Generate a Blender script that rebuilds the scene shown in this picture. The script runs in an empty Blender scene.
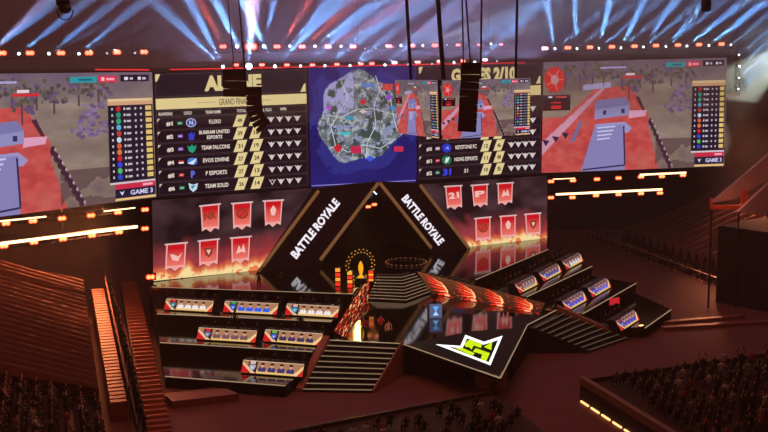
import bpy, bmesh, math, random
import numpy as np
from mathutils import Vector, Matrix, Quaternion

random.seed(7)
C = bpy.context.scene.collection
SC = bpy.context.scene

# ------------------------------------------------------------------ camera
CAM_F, CAM_HZ, CAM_ROLL, CAM_Z = 1100.0, 48.0, 0.010, 25.0      # focal length in pixels of a 768 px wide frame, horizon row, roll, height
_th = math.atan((216 - CAM_HZ) / CAM_F)
_ro = math.atan(CAM_ROLL)
FW = Vector((0, math.cos(_th), -math.sin(_th)))
UP0 = Vector((0, math.sin(_th), math.cos(_th)))
X0 = Vector((1, 0, 0))
RT = math.cos(_ro) * X0 - math.sin(_ro) * UP0
UP = math.sin(_ro) * X0 + math.cos(_ro) * UP0
CP = Vector((0, 0, CAM_Z))
cam = bpy.data.objects.new('camera', bpy.data.cameras.new('camera'))
C.objects.link(cam)
cam.data.sensor_width = 36.0
cam.data.lens = 36.0 * CAM_F / 768.0
cam.data.clip_end = 500
cam.matrix_world = Matrix.Translation(CP) @ Matrix((RT, UP, -FW)).transposed().to_4x4()
SC.camera = cam

# ------------------------------------------------------------------ world, exposure, added fill lights
SC.view_settings.view_transform = 'Standard'
SC.view_settings.look = 'None'
SC.view_settings.exposure = 0.0
SC.view_settings.gamma = 1.0
SC.view_settings.use_curve_mapping = False
W = bpy.data.worlds.new('arena_dark')
SC.world = W
W.use_nodes = True
W.node_tree.nodes['Background'].inputs[0].default_value = (1.0, 0.26, 0.16, 1)
W.node_tree.nodes['Background'].inputs[1].default_value = 0.085

def area(name, loc, target, size, power, color, sy=None, spread=180):
    l = bpy.data.lights.new(name, 'AREA')
    l.energy = power; l.color = color; l.size = size
    l.spread = math.radians(spread)
    if sy: l.shape = 'RECTANGLE'; l.size_y = sy
    o = bpy.data.objects.new(name, l); C.objects.link(o)
    o.location = loc
    o.rotation_euler = (Vector(target) - Vector(loc)).to_track_quat('-Z', 'Y').to_euler()
    return o
area('overhead_fill_red', (0, 78, 46), (0, 88, 0), 30, 5000, (1, .32, .2))  # added overhead fill lifting the dark floor, no fixture modelled
area('stand_fill_amber', (-27, 104, 11), (-38, 84, 3), 5, 6500, (1, .28, .10), spread=110)  # added area fill standing in for the low lamp bars
area('stand_fill_amber', (42, 139, 17), (46, 118, 6), 5, 3600, (1, .32, .14), spread=62)  # added fill for the right cloth folds, no lamp stands there
area('crowd_fill_amber', (24, 60, 20), (22, 74, 0), 8, 45, (1, .5, .22))  # added fill over the raised audience block
area('crowd_fill_red', (-24, 58, 20), (-24, 70, 4), 8, 170, (1, .25, .15))  # added fill on the near left crowd

# ------------------------------------------------------------------ helpers
def ray(px, py):
    return FW + RT * ((px - 384) / CAM_F) - UP * ((py - 216) / CAM_F)
def at_z(px, py, z):
    "point of a level plane seen at a place of the photograph"
    d = ray(px, py); return CP + d * ((z - CAM_Z) / d.z)
def at_y(px, py, y):
    d = ray(px, py); return CP + d * (y / d.y)
class Plane:
    "a plane with unit axes ax (to the right), ay (up), n (towards the audience)"
    def __init__(s, o, ax, ay=Vector((0, 0, 1))):
        s.o = Vector(o); s.ax = Vector(ax).normalized(); s.ay = Vector(ay).normalized()
        s.n = s.ax.cross(s.ay).normalized()
    def at(s, px, py, off=0.0):
        d = ray(px, py); p = CP + d * ((s.o - CP).dot(s.n) / d.dot(s.n))
        return p + s.n * off
    def shift(s, off): return Plane(s.o + s.n * off, s.ax, s.ay)
def vplane(o, deg):
    a = math.radians(deg); return Plane(o, (math.cos(a), math.sin(a), 0))

def lin(c):
    return c / 12.92 if c <= 0.04045 else ((c + 0.055) / 1.055) ** 2.4
def rgb(r, g, b, k=1.0):
    return (lin(r / 255) * k, lin(g / 255) * k, lin(b / 255) * k, 1.0)

MATS = {}
def mat(name, color, rough=.6, metal=0.0, emit=None, strength=1.0, noise=0.0, scale=4.0, spec=.5):
    if name in MATS: return MATS[name]
    m = bpy.data.materials.new(name); m.use_nodes = True
    nt = m.node_tree; p = nt.nodes['Principled BSDF']
    p.inputs['Base Color'].default_value = color
    p.inputs['Roughness'].default_value = rough
    p.inputs['Metallic'].default_value = metal
    p.inputs['Specular IOR Level'].default_value = spec
    if noise:
        tc = nt.nodes.new('ShaderNodeTexCoord'); nz = nt.nodes.new('ShaderNodeTexNoise'); mx = nt.nodes.new('ShaderNodeMixRGB')
        nz.inputs['Scale'].default_value = scale; nz.inputs['Detail'].default_value = 4
        mx.inputs[1].default_value = tuple(c * (1 - noise) for c in color[:3]) + (1,)
        mx.inputs[2].default_value = tuple(min(1, c * (1 + noise)) for c in color[:3]) + (1,)
        nt.links.new(tc.outputs['Object'], nz.inputs['Vector']); nt.links.new(nz.outputs['Fac'], mx.inputs[0])
        nt.links.new(mx.outputs[0], p.inputs['Base Color'])
    if emit:
        p.inputs['Emission Color'].default_value = emit
        p.inputs['Emission Strength'].default_value = strength
    MATS[name] = m
    return m
def display_mat(name='led_pixels', strength=1.0):
    if name in MATS: return MATS[name]
    m = bpy.data.materials.new(name); m.use_nodes = True
    nt = m.node_tree; nt.nodes.clear()
    a = nt.nodes.new('ShaderNodeAttribute'); a.attribute_name = 'Col'
    e = nt.nodes.new('ShaderNodeEmission'); e.inputs['Strength'].default_value = strength
    g = nt.nodes.new('ShaderNodeBsdfGlossy'); g.inputs['Roughness'].default_value = .4; g.inputs['Color'].default_value = (.02, .02, .02, 1)
    ad = nt.nodes.new('ShaderNodeAddShader'); o = nt.nodes.new('ShaderNodeOutputMaterial')
    nt.links.new(a.outputs['Color'], e.inputs['Color']); nt.links.new(e.outputs[0], ad.inputs[0]); nt.links.new(g.outputs[0], ad.inputs[1])
    nt.links.new(ad.outputs[0], o.inputs['Surface'])
    m.cycles.emission_sampling = 'NONE'
    MATS[name] = m
    return m
def tinted_mat(name, rough=.8):
    "cloth whose colour is the object's own"
    if name in MATS: return MATS[name]
    m = bpy.data.materials.new(name); m.use_nodes = True
    nt = m.node_tree; p = nt.nodes['Principled BSDF']
    oi = nt.nodes.new('ShaderNodeObjectInfo'); nt.links.new(oi.outputs['Color'], p.inputs['Base Color'])
    p.inputs['Roughness'].default_value = rough
    MATS[name] = m
    return m

_ONE = ['', 'first', 'second', 'third', 'fourth', 'fifth', 'sixth', 'seventh', 'eighth', 'ninth', 'tenth', 'eleventh', 'twelfth', 'thirteenth', 'fourteenth', 'fifteenth', 'sixteenth', 'seventeenth', 'eighteenth', 'nineteenth']
_TEN = {2: 'twent', 3: 'thirt', 4: 'fort', 5: 'fift', 6: 'sixt', 7: 'sevent', 8: 'eight', 9: 'ninet'}
def ordinal(n):
    if n < 20: return _ONE[n]
    return _TEN[n // 10] + ('ieth' if n % 10 == 0 else 'y-' + _ONE[n % 10])
_CNT = {}
def nth(label, side='left'):
    "the label with the thing's place in its row in front"
    _CNT[label] = _CNT.get(label, 0) + 1
    return '%s from %s, %s' % (ordinal(_CNT[label]), side, label)
def tag(o, label=None, cat=None, group=None, kind=None):
    if label: o['label'] = label
    if cat: o['category'] = cat
    if group: o['group'] = group
    if kind: o['kind'] = kind
    return o
def empty(name, loc=(0, 0, 0), label=None, cat=None, group=None, rz=0.0):
    o = bpy.data.objects.new(name, None); C.objects.link(o)
    o.empty_display_size = .2
    o.location = loc; o.rotation_euler = (0, 0, rz)
    return tag(o, label, cat, group)
def world_loc(o):
    v = Vector(o.location)
    while o.parent: o = o.parent; v = v + Vector(o.location)
    return v

class MB:
    "collects shapes in world (or local) coordinates; build() links them as one mesh object"
    def __init__(s): s.v = []; s.f = []; s.m = []
    def face(s, pts, m=0):
        i = len(s.v); s.v += [tuple(p) for p in pts]; s.f.append(tuple(range(i, i + len(pts)))); s.m.append(m)
        return s
    def hexa(s, b, t, m=0):
        "b and t: four points each, bottom and top, same order"
        i = len(s.v); s.v += [tuple(p) for p in b] + [tuple(p) for p in t]
        for f in ((3, 2, 1, 0), (4, 5, 6, 7), (0, 1, 5, 4), (1, 2, 6, 5), (2, 3, 7, 6), (3, 0, 4, 7)):
            s.f.append(tuple(i + k for k in f)); s.m.append(m)
        return s
    def box(s, c, d, rz=0.0, m=0):
        c = Vector(c); a = Vector((math.cos(rz), math.sin(rz), 0)) * d[0] / 2; b = Vector((-math.sin(rz), math.cos(rz), 0)) * d[1] / 2
        h = Vector((0, 0, d[2] / 2))
        q = [-a - b, a - b, a + b, -a + b]
        return s.hexa([c + p - h for p in q], [c + p + h for p in q], m)
    def bar(s, p, q, w, h=None, m=0):
        "square bar from p to q"
        p, q = Vector(p), Vector(q); d = (q - p).normalized(); h = h or w
        u = d.cross(Vector((0, 0, 1)))
        if u.length < .01: u = Vector((1, 0, 0))
        u.normalize(); w_ = u.cross(d).normalized()
        r = [-u * w / 2 - w_ * h / 2, u * w / 2 - w_ * h / 2, u * w / 2 + w_ * h / 2, -u * w / 2 + w_ * h / 2]
        return s.hexa([p + k for k in r], [q + k for k in r], m)
    def prism(s, poly, z0, z1, m=0, mtop=None):
        "upright prism over a plan polygon given anticlockwise"
        n = len(poly); i = len(s.v)
        s.v += [(p[0], p[1], z0) for p in poly] + [(p[0], p[1], z1) for p in poly]
        s.f.append(tuple(i + k for k in reversed(range(n)))); s.m.append(m)
        s.f.append(tuple(i + n + k for k in range(n))); s.m.append(m if mtop is None else mtop)
        for k in range(n):
            j = (k + 1) % n; s.f.append((i + k, i + j, i + n + j, i + n + k)); s.m.append(m)
        return s
    def slab(s, pts, off, m=0):
        "a polygon given thickness along off"
        n = len(pts); i = len(s.v); off = Vector(off)
        s.v += [tuple(Vector(p)) for p in pts] + [tuple(Vector(p) + off) for p in pts]
        s.f.append(tuple(i + k for k in range(n))); s.m.append(m)
        s.f.append(tuple(i + n + k for k in reversed(range(n)))); s.m.append(m)
        for k in range(n):
            j = (k + 1) % n; s.f.append((i + j, i + k, i + n + k, i + n + j)); s.m.append(m)
        return s
    def tube(s, pts, r, n=8, m=0, cap=True):
        pts = [Vector(p) for p in pts]; i = len(s.v); k = len(pts)
        rr = r if isinstance(r, (list, tuple)) else [r] * k
        ref = None
        for a, p in enumerate(pts):
            d = (pts[min(a + 1, k - 1)] - pts[max(a - 1, 0)]).normalized()
            if ref is None: ref = d.orthogonal().normalized()
            ref = (ref - d * ref.dot(d)).normalized(); b = d.cross(ref)
            for j in range(n):
                t = 2 * math.pi * j / n; s.v.append(tuple(p + (ref * math.cos(t) + b * math.sin(t)) * rr[a]))
        for a in range(k - 1):
            for j in range(n):
                j2 = (j + 1) % n; s.f.append((i + a * n + j, i + a * n + j2, i + (a + 1) * n + j2, i + (a + 1) * n + j)); s.m.append(m)
        if cap:
            s.f.append(tuple(i + j for j in reversed(range(n)))); s.m.append(m)
            s.f.append(tuple(i + (k - 1) * n + j for j in range(n))); s.m.append(m)
        return s
    def ball(s, c, r, n=10, m=0, sc=(1, 1, 1)):
        c = Vector(c); prof = []
        k = max(4, n // 2)
        i = len(s.v)
        for a in range(1, k):
            t = math.pi * a / k
            for j in range(n):
                u = 2 * math.pi * j / n
                s.v.append((c.x + r * sc[0] * math.sin(t) * math.cos(u), c.y + r * sc[1] * math.sin(t) * math.sin(u), c.z + r * sc[2] * math.cos(t)))
        top = len(s.v); s.v.append((c.x, c.y, c.z + r * sc[2])); bot = len(s.v); s.v.append((c.x, c.y, c.z - r * sc[2]))
        for a in range(k - 2):
            for j in range(n):
                j2 = (j + 1) % n; s.f.append((i + a * n + j, i + (a + 1) * n + j, i + (a + 1) * n + j2, i + a * n + j2)); s.m.append(m)
        for j in range(n):
            j2 = (j + 1) % n
            s.f.append((top, i + j, i + j2)); s.m.append(m)
            s.f.append((bot, i + (k - 2) * n + j2, i + (k - 2) * n + j)); s.m.append(m)
        return s
    def build(s, name, mats, parent=None, world=True, smooth=False):
        off = world_loc(parent) if (parent is not None and world) else Vector((0, 0, 0))
        me = bpy.data.meshes.new(name)
        me.from_pydata([(x - off.x, y - off.y, z - off.z) for x, y, z in s.v], [], s.f)
        for mt in (mats if isinstance(mats, (list, tuple)) else [mats]): me.materials.append(mt)
        me.polygons.foreach_set('material_index', s.m)
        if smooth: me.polygons.foreach_set('use_smooth', [True] * len(s.f))
        me.update()
        o = bpy.data.objects.new(name, me); C.objects.link(o)
        if parent is not None: o.parent = parent
        return o
def struct(name, mb, m):
    o = mb.build(name, m); o['kind'] = 'structure'; return o
def copy_tree(o, parent=None):
    c = o.copy(); C.objects.link(c)
    if parent is not None: c.parent = parent
    for ch in o.children: copy_tree(ch, c)
    return c

_TEXT = {}
def text_shape(s, bold=.02):
    "triangles of a line of lettering, scaled to the unit square"
    k = (s, bold)
    if k in _TEXT: return _TEXT[k]
    cu = bpy.data.curves.new('lettering', 'FONT'); cu.body = s; cu.offset = bold; cu.resolution_u = 2
    ob = bpy.data.objects.new('lettering', cu); C.objects.link(ob)
    dg = bpy.context.evaluated_depsgraph_get()
    me = bpy.data.meshes.new_from_object(ob.evaluated_get(dg))
    me.calc_loop_triangles()
    v = np.array([(a.co.x, a.co.y) for a in me.vertices]); f = [tuple(t.vertices) for t in me.loop_triangles]
    bpy.data.objects.remove(ob); bpy.data.curves.remove(cu); bpy.data.meshes.remove(me)
    lo, hi = v.min(0), v.max(0)
    v = (v - lo) / (hi - lo)
    _TEXT[k] = (v, f)
    return _TEXT[k]

class Canvas:
    "the lit picture of a display: flat coloured shapes on a plane, in thin layers"
    def __init__(s, plane, step=.015): s.p = plane; s.v = []; s.f = []; s.c = []; s.l = 0; s.step = step
    def pt(s, x, y, l): return tuple(s.p.at(x, y, s.step * l))
    def poly(s, pts, col, l=1):
        i = len(s.v); s.v += [s.pt(x, y, l) for x, y in pts]; s.f.append(tuple(range(i, i + len(pts)))); s.c.append(col); return s
    def grid(s, quad, nx, ny, fn, l=0):
        "quad: TL, TR, BR, BL; fn(u, v) gives the colour, v runs down"
        i = len(s.v); q = [Vector((a, b)) for a, b in quad]
        for b in range(ny + 1):
            for a in range(nx + 1):
                u, v = a / nx, b / ny
                p = (q[0] * (1 - u) + q[1] * u) * (1 - v) + (q[3] * (1 - u) + q[2] * u) * v
                s.v.append(s.pt(p.x, p.y, l))
        for b in range(ny):
            for a in range(nx):
                k = i + b * (nx + 1) + a
                s.f.append((k, k + nx + 1, k + nx + 2, k + 1)); s.c.append(fn((a + .5) / nx, (b + .5) / ny))
        return s
    def text(s, st, p0, p1, h, col, l=3, bold=.03, up=(0, -1)):
        "lettering from p0 to p1 along its foot, h tall"
        v, f = text_shape(st, bold); i = len(s.v)
        for x, y in v:
            s.v.append(s.pt(p0[0] + (p1[0] - p0[0]) * x + up[0] * h * y, p0[1] + (p1[1] - p0[1]) * x + up[1] * h * y, l))
        for t in f: s.f.append(tuple(i + k for k in t)); s.c.append(col)
        return s
    def disc(s, cx, cy, rx, ry, col, l=2, n=16, tilt=0.0):
        return s.poly([(cx + rx * math.cos(2 * math.pi * k / n), cy - ry * math.sin(2 * math.pi * k / n) + tilt * rx * math.cos(2 * math.pi * k / n)) for k in range(n)], col, l)
    def line(s, pts, w, col, l=2):
        for (x0, y0), (x1, y1) in zip(pts, pts[1:]):
            d = Vector((x1 - x0, y1 - y0)); n = Vector((-d.y, d.x)).normalized() * w / 2
            s.poly([(x0 + n.x, y0 + n.y), (x1 + n.x, y1 + n.y), (x1 - n.x, y1 - n.y), (x0 - n.x, y0 - n.y)], col, l)
        return s
    def build(s, name, parent, m=None):
        off = world_loc(parent) if parent is not None else Vector((0, 0, 0))
        me = bpy.data.meshes.new(name)
        me.from_pydata([(x - off.x, y - off.y, z - off.z) for x, y, z in s.v], [], s.f)
        at = me.color_attributes.new('Col', 'FLOAT_COLOR', 'CORNER')
        cols = np.array([c for f, c in zip(s.f, s.c) for _ in f], dtype=np.float32)
        at.data.foreach_set('color', cols.ravel())
        me.materials.append(m or display_mat())
        o = bpy.data.objects.new(name, me); C.objects.link(o)
        if parent is not None: o.parent = parent
        return o

_rs = np.random.RandomState(3)
_NZ = _rs.rand(64, 64)
def vnoise(x, y):
    xi, yi = math.floor(x), math.floor(y); fx, fy = x - xi, y - yi
    fx = fx * fx * (3 - 2 * fx); fy = fy * fy * (3 - 2 * fy)
    g = lambda a, b: _NZ[a % 64, b % 64]
    return (g(xi, yi) * (1 - fx) + g(xi + 1, yi) * fx) * (1 - fy) + (g(xi, yi + 1) * (1 - fx) + g(xi + 1, yi + 1) * fx) * fy
def fbm(x, y, o=4):
    s, a, t = 0, .5, 0
    for k in range(o): s += a * vnoise(x, y); t += a; x = x * 2 + 13.1; y = y * 2 + 7.7; a *= .5
    return s / t
def mixc(a, b, t):
    t = max(0, min(1, t)); return tuple(a[k] * (1 - t) + b[k] * t for k in range(3)) + (1,)

BLACK = mat('matt_black', rgb(16, 10, 10), .75)
DARK = mat('black_metal', rgb(24, 18, 18), .5, .3)
GLOSS = mat('black_gloss_floor', rgb(16, 11, 11), .07, 0, spec=1.0)
GLOSS.node_tree.nodes['Principled BSDF'].inputs['IOR'].default_value = 2.1
TERR = mat('black_terrace_floor', rgb(24, 15, 14), .10, 0, spec=.8)
TERR.node_tree.nodes['Principled BSDF'].inputs['IOR'].default_value = 1.8
RISER = mat('black_riser', rgb(22, 12, 11), .55)
GOLD = mat('gold_trim', rgb(190, 150, 90), .35, .6)
EDGE = mat('lit_edge', rgb(120, 100, 80), .4, 0, emit=rgb(176, 150, 118), strength=.8)
WHITE_L = mat('white_lamp', (1, 1, 1, 1), .4, 0, emit=(.85, .93, 1, 1), strength=7)
BLUE_L = mat('blue_white_lamp', (1, 1, 1, 1), .4, 0, emit=(.55, .8, 1, 1), strength=9)
WARM_L = mat('warm_lamp', (1, 1, 1, 1), .4, 0, emit=(1, .50, .25, 1), strength=1.9)
RED_HALO = mat('red_halo', (1, .2, .1, 1), .4, 0, emit=(1, .05, .02, 1), strength=1.1)  # red halo of lamp glare, put in as emission
PINK_L = mat('pink_lamp', (1, .5, .5, 1), .4, 0, emit=(1, .42, .38, 1), strength=2.2)
# ------------------------------------------------------------------ levels of the stage
Z3, Z2, Z1, ZD, ZP = .9, 1.95, 3.0, 4.05, 2.4       # three player terraces, upper deck, thrust platform
SP0, SP1 = at_z(160, 281, ZD), at_z(547, 238, ZD)
SW = Plane(SP0, SP1 - SP0)                             # the wall of screens
LWJ = SW.at(155, 120); RWJ = SW.at(542, 120)
LW = vplane(LWJ, 47)                                   # left and right screen wings
RW = vplane(RWJ, 6)

# ------------------------------------------------------------------ the hall
FLOORM = mat('arena_floor', rgb(112, 62, 56), .8, 0, noise=.25, scale=.35)
struct('floor', MB().prism([(-90, 20), (95, 20), (95, 165), (-90, 165)], -.4, 0), FLOORM)
WALLM = mat('arena_wall', rgb(60, 44, 48), .85, 0, noise=.2, scale=.2)
struct('wall_back', MB().box((2, 150, 22), (184, 1, 45)), WALLM)
struct('wall_left', MB().box((-90.5, 92, 22), (1, 146, 45)), WALLM)
struct('wall_right', MB().box((95.5, 92, 22), (1, 146, 45)), WALLM)

# haze that hangs above and behind the screens
hz = bpy.data.materials.new('stage_haze'); hz.use_nodes = True
nt = hz.node_tree; nt.nodes.clear()
vs = nt.nodes.new('ShaderNodeVolumeScatter'); vs.inputs['Density'].default_value = .016; vs.inputs['Anisotropy'].default_value = .0
vs.inputs['Color'].default_value = (.9, .92, 1, 1)
ou = nt.nodes.new('ShaderNodeOutputMaterial'); nt.links.new(vs.outputs[0], ou.inputs['Volume'])
h = MB().box((2, 117, 29.5), (150, 44, 22)).prism([(-73, 94.9), (-73, 48), (-46, 48), (-11, 84), (-11, 94.9)], 23.6, 40.5).build('stage_haze', hz)
tag(h, 'thin smoky haze glowing in the light beams above the screens', 'haze', kind='stuff')

hz2 = bpy.data.materials.new('hall_haze'); hz2.use_nodes = True
nt = hz2.node_tree; nt.nodes.clear()
vs = nt.nodes.new('ShaderNodeVolumeScatter'); vs.inputs['Density'].default_value = .0011; vs.inputs['Anisotropy'].default_value = .0
vs.inputs['Color'].default_value = (.95, .9, .9, 1)
ou = nt.nodes.new('ShaderNodeOutputMaterial'); nt.links.new(vs.outputs[0], ou.inputs['Volume'])
h = MB().box((2, 76, 24), (170, 120, 47)).build('hall_haze', hz2)
tag(h, 'thin reddish smoke filling the dark hall', 'haze', kind='stuff')
area('haze_fill_violet', (-2, 112, 24), (-2, 106, 50), 36, 3600, (.62, .45, .85), 3)  # added violet fill making the haze glow, in place of many lamps
area('haze_fill_violet', (32, 116, 24), (32, 110, 50), 24, 700, (.6, .5, .6), 3)  # second added haze fill, greyer, over the right screen
# ------------------------------------------------------------------ pictures
def game_color(u, v):
    "the battle picture: dusty hills, red dirt yard; u right, v down"
    n = fbm(u * 9, v * 9); n2 = fbm(u * 30 + 5, v * 30, 3)
    c = mixc(rgb(112, 88, 92), rgb(158, 138, 126), n * 1.3 - .15)
    c = mixc(c, rgb(130, 118, 92), (n2 - .45) * 2)
    if v < .22: c = mixc(c, rgb(92, 76, 112), .45 * (1 - v / .22) + .2)
    dirt = False
    lx = .30 - (v - .25) * .42; rx = .38 + (v - .25) * .42
    if v > .24 and v < .62 and lx - .25 * (v - .2) < u < min(.58, rx + .10): dirt = True
    if v >= .62 and u < .57 + .16 * (v - .55): dirt = True
    if v > .24 and u < .3 and u + (v - .24) * .55 > .30 : dirt = True
    if v > .5 and u < .3: dirt = True
    if dirt: c = mixc(mixc(rgb(178, 60, 62), rgb(208, 88, 84), n2 * 1.4 - .2), rgb(196, 104, 94), (n - .5) * 2)
    road = abs(u - (.335 - (v - .24) * .62))
    if v > .24 and u < .34 and road < .012 + .05 * (v - .24): c = mixc(rgb(196, 150, 176), rgb(214, 140, 160), n2)
    if u > .62 and v > .72 and n > .45: c = mixc(c, rgb(84, 56, 62), .7)
    return c
def game_art(cv, quad, full=True, nx=120, ny=68):
    q = [Vector(p) for p in quad]
    def P(u, v):
        p = (q[0] * (1 - u) + q[1] * u) * (1 - v) + (q[3] * (1 - u) + q[2] * u) * v
        return (p.x, p.y)
    W_ = (q[1] - q[0]).length; H_ = (q[3] - q[0]).length
    def B(u0, v0, u1, v1, c, l=1): cv.poly([P(u0, v0), P(u0, v1), P(u1, v1), P(u1, v0)], c, l)
    def pl(c, *uv, l=1): cv.poly([P(a, b) for a, b in uv], c, l)
    def T(s, u0, v0, u1, hh, c, l=4): 
        a, b, d = P(u0, v0), P(u1, v0), P(u0, v0 - hh)
        cv.text(s, a, b, 1.0, c, l, up=(d[0] - a[0], d[1] - a[1]))
    cv.grid(quad, nx, ny, game_color, 0)
    # trees and bushes
    r = random.Random(4)
    for tx, ty, tr in ((.04, .13, .05), (.12, .10, .045), (.2, .12, .06), (.27, .08, .05), (.33, .1, .04), (.43, .1, .05), (.47, .22, .05), (.53, .12, .05), (.6, .15, .05), (.7, .1, .04), (.78, .13, .05)):
        B(tx - .004, ty, tx + .004, ty + .15, rgb(86, 66, 74), 1)
        for k in range(26):
            a, b = r.uniform(-1, 1) * tr * 1.1, r.uniform(-1, 1) * tr * 1.3
            cx, cy = P(tx + a, ty + b); cv.disc(cx, cy, W_ * r.uniform(.006, .013), H_ * r.uniform(.009, .02), r.choice([rgb(92, 84, 74), rgb(78, 70, 68), rgb(108, 98, 88), rgb(104, 76, 118)]), 1 + (k % 2), 7)
    for tx, ty in ((.74, .30), (.73, .45), (.78, .42), (.70, .4), (.76, .27)):
        for k in range(18):
            cx, cy = P(tx + r.uniform(-.04, .04), ty + r.uniform(-.045, .045)); cv.disc(cx, cy, W_ * r.uniform(.006, .013), H_ * r.uniform(.008, .016), r.choice([rgb(122, 98, 142), rgb(104, 84, 118), rgb(140, 116, 150)]), 1 + (k % 2), 7)
    # far hut, middle house, near building
    pl(rgb(170, 160, 206), (.22, .215), (.22, .265), (.37, .245), (.37, .195))
    pl(rgb(124, 120, 172), (.29, .36), (.45, .335), (.475, .41), (.285, .445), l=1)
    pl(rgb(146, 142, 192), (.285, .445), (.285, .53), (.475, .50), (.475, .41), l=1)
    for u in (.33, .43): B(u, .455 - (u - .3) * .1, u + .018, .495 - (u - .3) * .1, rgb(52, 46, 92), 2)
    pl(rgb(222, 160, 190), (.475, .46), (.47, .53), (.56, .515), (.57, .46), l=1)
    pl(rgb(74, 40, 56), (.505, .34), (.525, .33), (.56, .46), (.545, .46), l=2)
    pl(rgb(136, 130, 184), (.285, .60), (.45, .575), (.455, 1.0), (.215, 1.0), l=1)
    pl(rgb(156, 148, 198), (.285, .60), (.29, .575), (.45, .56), (.49, .62), (.47, .66), (.45, .66), (.45, .585), l=2)
    cv.line([P(.225, .985), P(.455, .955), P(.445, .60)], W_ * .008, rgb(44, 36, 84), 2)
    for k in range(4): cv.line([P(.30, .61 + .035 * k), P(.40 - .01 * k, .60 + .035 * k)], H_ * .012, rgb(206, 204, 244), 2)
    for k in range(9):
        a = k / 8; cv.disc(*P(.59 + .11 * a, .57 + .40 * a), W_ * .012, H_ * .035, rgb(66, 38, 52), 2, 7)
        cv.disc(*P(.60 + .112 * a, .56 + .41 * a), W_ * .005, H_ * .012, rgb(190, 150, 170), 3, 6)
    pl(rgb(116, 104, 152), (.20, .55), (.22, .54), (.18, .72), (.15, .74), l=2)
    if full:   # small map, score box, squad marks at the left
        cx, cy = P(.062, .16); cv.disc(cx, cy, W_ * .056, H_ * .115, rgb(214, 44, 44), 3, 20)
        cv.disc(cx, cy, W_ * .022, H_ * .045, rgb(190, 150, 160), 4, 12)
        for k in range(5):
            a = k * 1.3; cv.line([(cx, cy), (cx + W_ * .05 * math.cos(a), cy + H_ * .1 * math.sin(a))], W_ * .006, rgb(240, 120, 110), 4)
        B(0, .30, .15, .44, rgb(38, 14, 24), 3); B(0, .30, .15, .335, rgb(52, 34, 56), 4)
        B(.03, .31, .05, .325, rgb(240, 240, 255), 5); B(.07, .312, .13, .325, rgb(226, 70, 70), 5); B(.045, .36, .10, .375, rgb(196, 36, 44), 5); B(.045, .395, .10, .425, rgb(226, 40, 44), 5)
        for k in range(3): cx, cy = P(.02 + .053 * k, .73 - .03 * k); cv.poly([(cx - W_ * .02, cy - H_ * .03), (cx + W_ * .02, cy - H_ * .02), (cx, cy + H_ * .03)], rgb(46, 34, 66), 3)
    # tags over players
    B(.43, .145, .54, .165, rgb(214, 44, 54), 3); B(.45, .118, .50, .14, rgb(238, 206, 216), 3)
    B(.31, .055, .45, .072, rgb(176, 160, 214), 3)
    B(.665, .03, .775, .075, rgb(44, 150, 164), 3); B(.78, .025, .855, .075, rgb(222, 48, 84), 3)
    B(.87, .02, .985, .072, rgb(30, 20, 40), 3)
    B(.885, .036, .90, .06, rgb(236, 226, 240), 4); B(.908, .04, .92, .058, rgb(206, 196, 214), 4); B(.94, .036, .952, .06, rgb(236, 226, 240), 4); B(.958, .04, .972, .058, rgb(206, 196, 214), 4); B(.70, .045, .755, .06, rgb(24, 100, 116), 4); B(.792, .036, .805, .064, rgb(255, 190, 200), 4); B(.812, .042, .845, .06, rgb(255, 170, 186), 4)
    # standings at the right
    B(.815, .235, .995, .85, rgb(36, 26, 44), 3); B(.815, .225, .995, .255, rgb(214, 164, 128), 4)
    B(.815, .205, .995, .225, rgb(232, 200, 150), 4)
    lg = [(196, 40, 44), (30, 150, 120), (44, 170, 120), (96, 170, 220), (190, 60, 60), (200, 220, 240), (220, 90, 60), (230, 120, 60), (214, 36, 36), (50, 70, 220), (70, 190, 110), (40, 70, 210)]
    for k in range(12):
        v0 = .262 + .048 * k; hh = .046
        B(.82, v0, .842, v0 + hh - .008, rgb(20, 14, 26), 4)
        B(.828, v0 + .012, .835, v0 + .030, rgb(200, 190, 200), 5)
        cx, cy = P(.857, v0 + hh * .45); cv.disc(cx, cy, W_ * .010, H_ * .019, rgb(*lg[k]), 4, 9)
        B(.878, v0 + .012, .884, v0 + .03, rgb(226, 220, 228), 5); B(.889, v0 + .014, .906, v0 + .03, rgb(196, 188, 200), 5)
        B(.922, v0 + .013, .929, v0 + .03, rgb(206, 200, 210), 5)
        B(.944, v0 + .013, .951, v0 + .03, rgb(206, 200, 210), 5)
        B(.966, v0 + .004, .99, v0 + hh - .008, rgb(230, 196, 116), 4)
    B(.815, .85, .995, .865, rgb(214, 200, 210), 4)
    B(.835, .865, .995, .905, rgb(206, 44, 72), 4); B(.945, .877, .985, .894, rgb(255, 176, 190), 5)
    B(.835, .905, .995, .975, rgb(34, 26, 54), 4); T('GAME 3', .895, .957, .985, .038, rgb(214, 206, 244), 5)
    pl(rgb(226, 222, 240), (.852, .92), (.862, .955), (.872, .92), (.862, .93), l=5)
    B(.835, .975, .995, .993, rgb(238, 196, 130), 4)

def screen(name, label, plane, quad, group=None, thick=.5, cat='screen'):
    "a display cabinet with its frame; returns the thing"
    pts = [plane.at(x, y) for x, y in quad]
    o = empty(name, (pts[2] + pts[3]) / 2, label, cat, group)
    MB().slab([p - plane.n * .03 for p in pts], -plane.n * thick).build('cabinet', BLACK, o)
    return o

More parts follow.
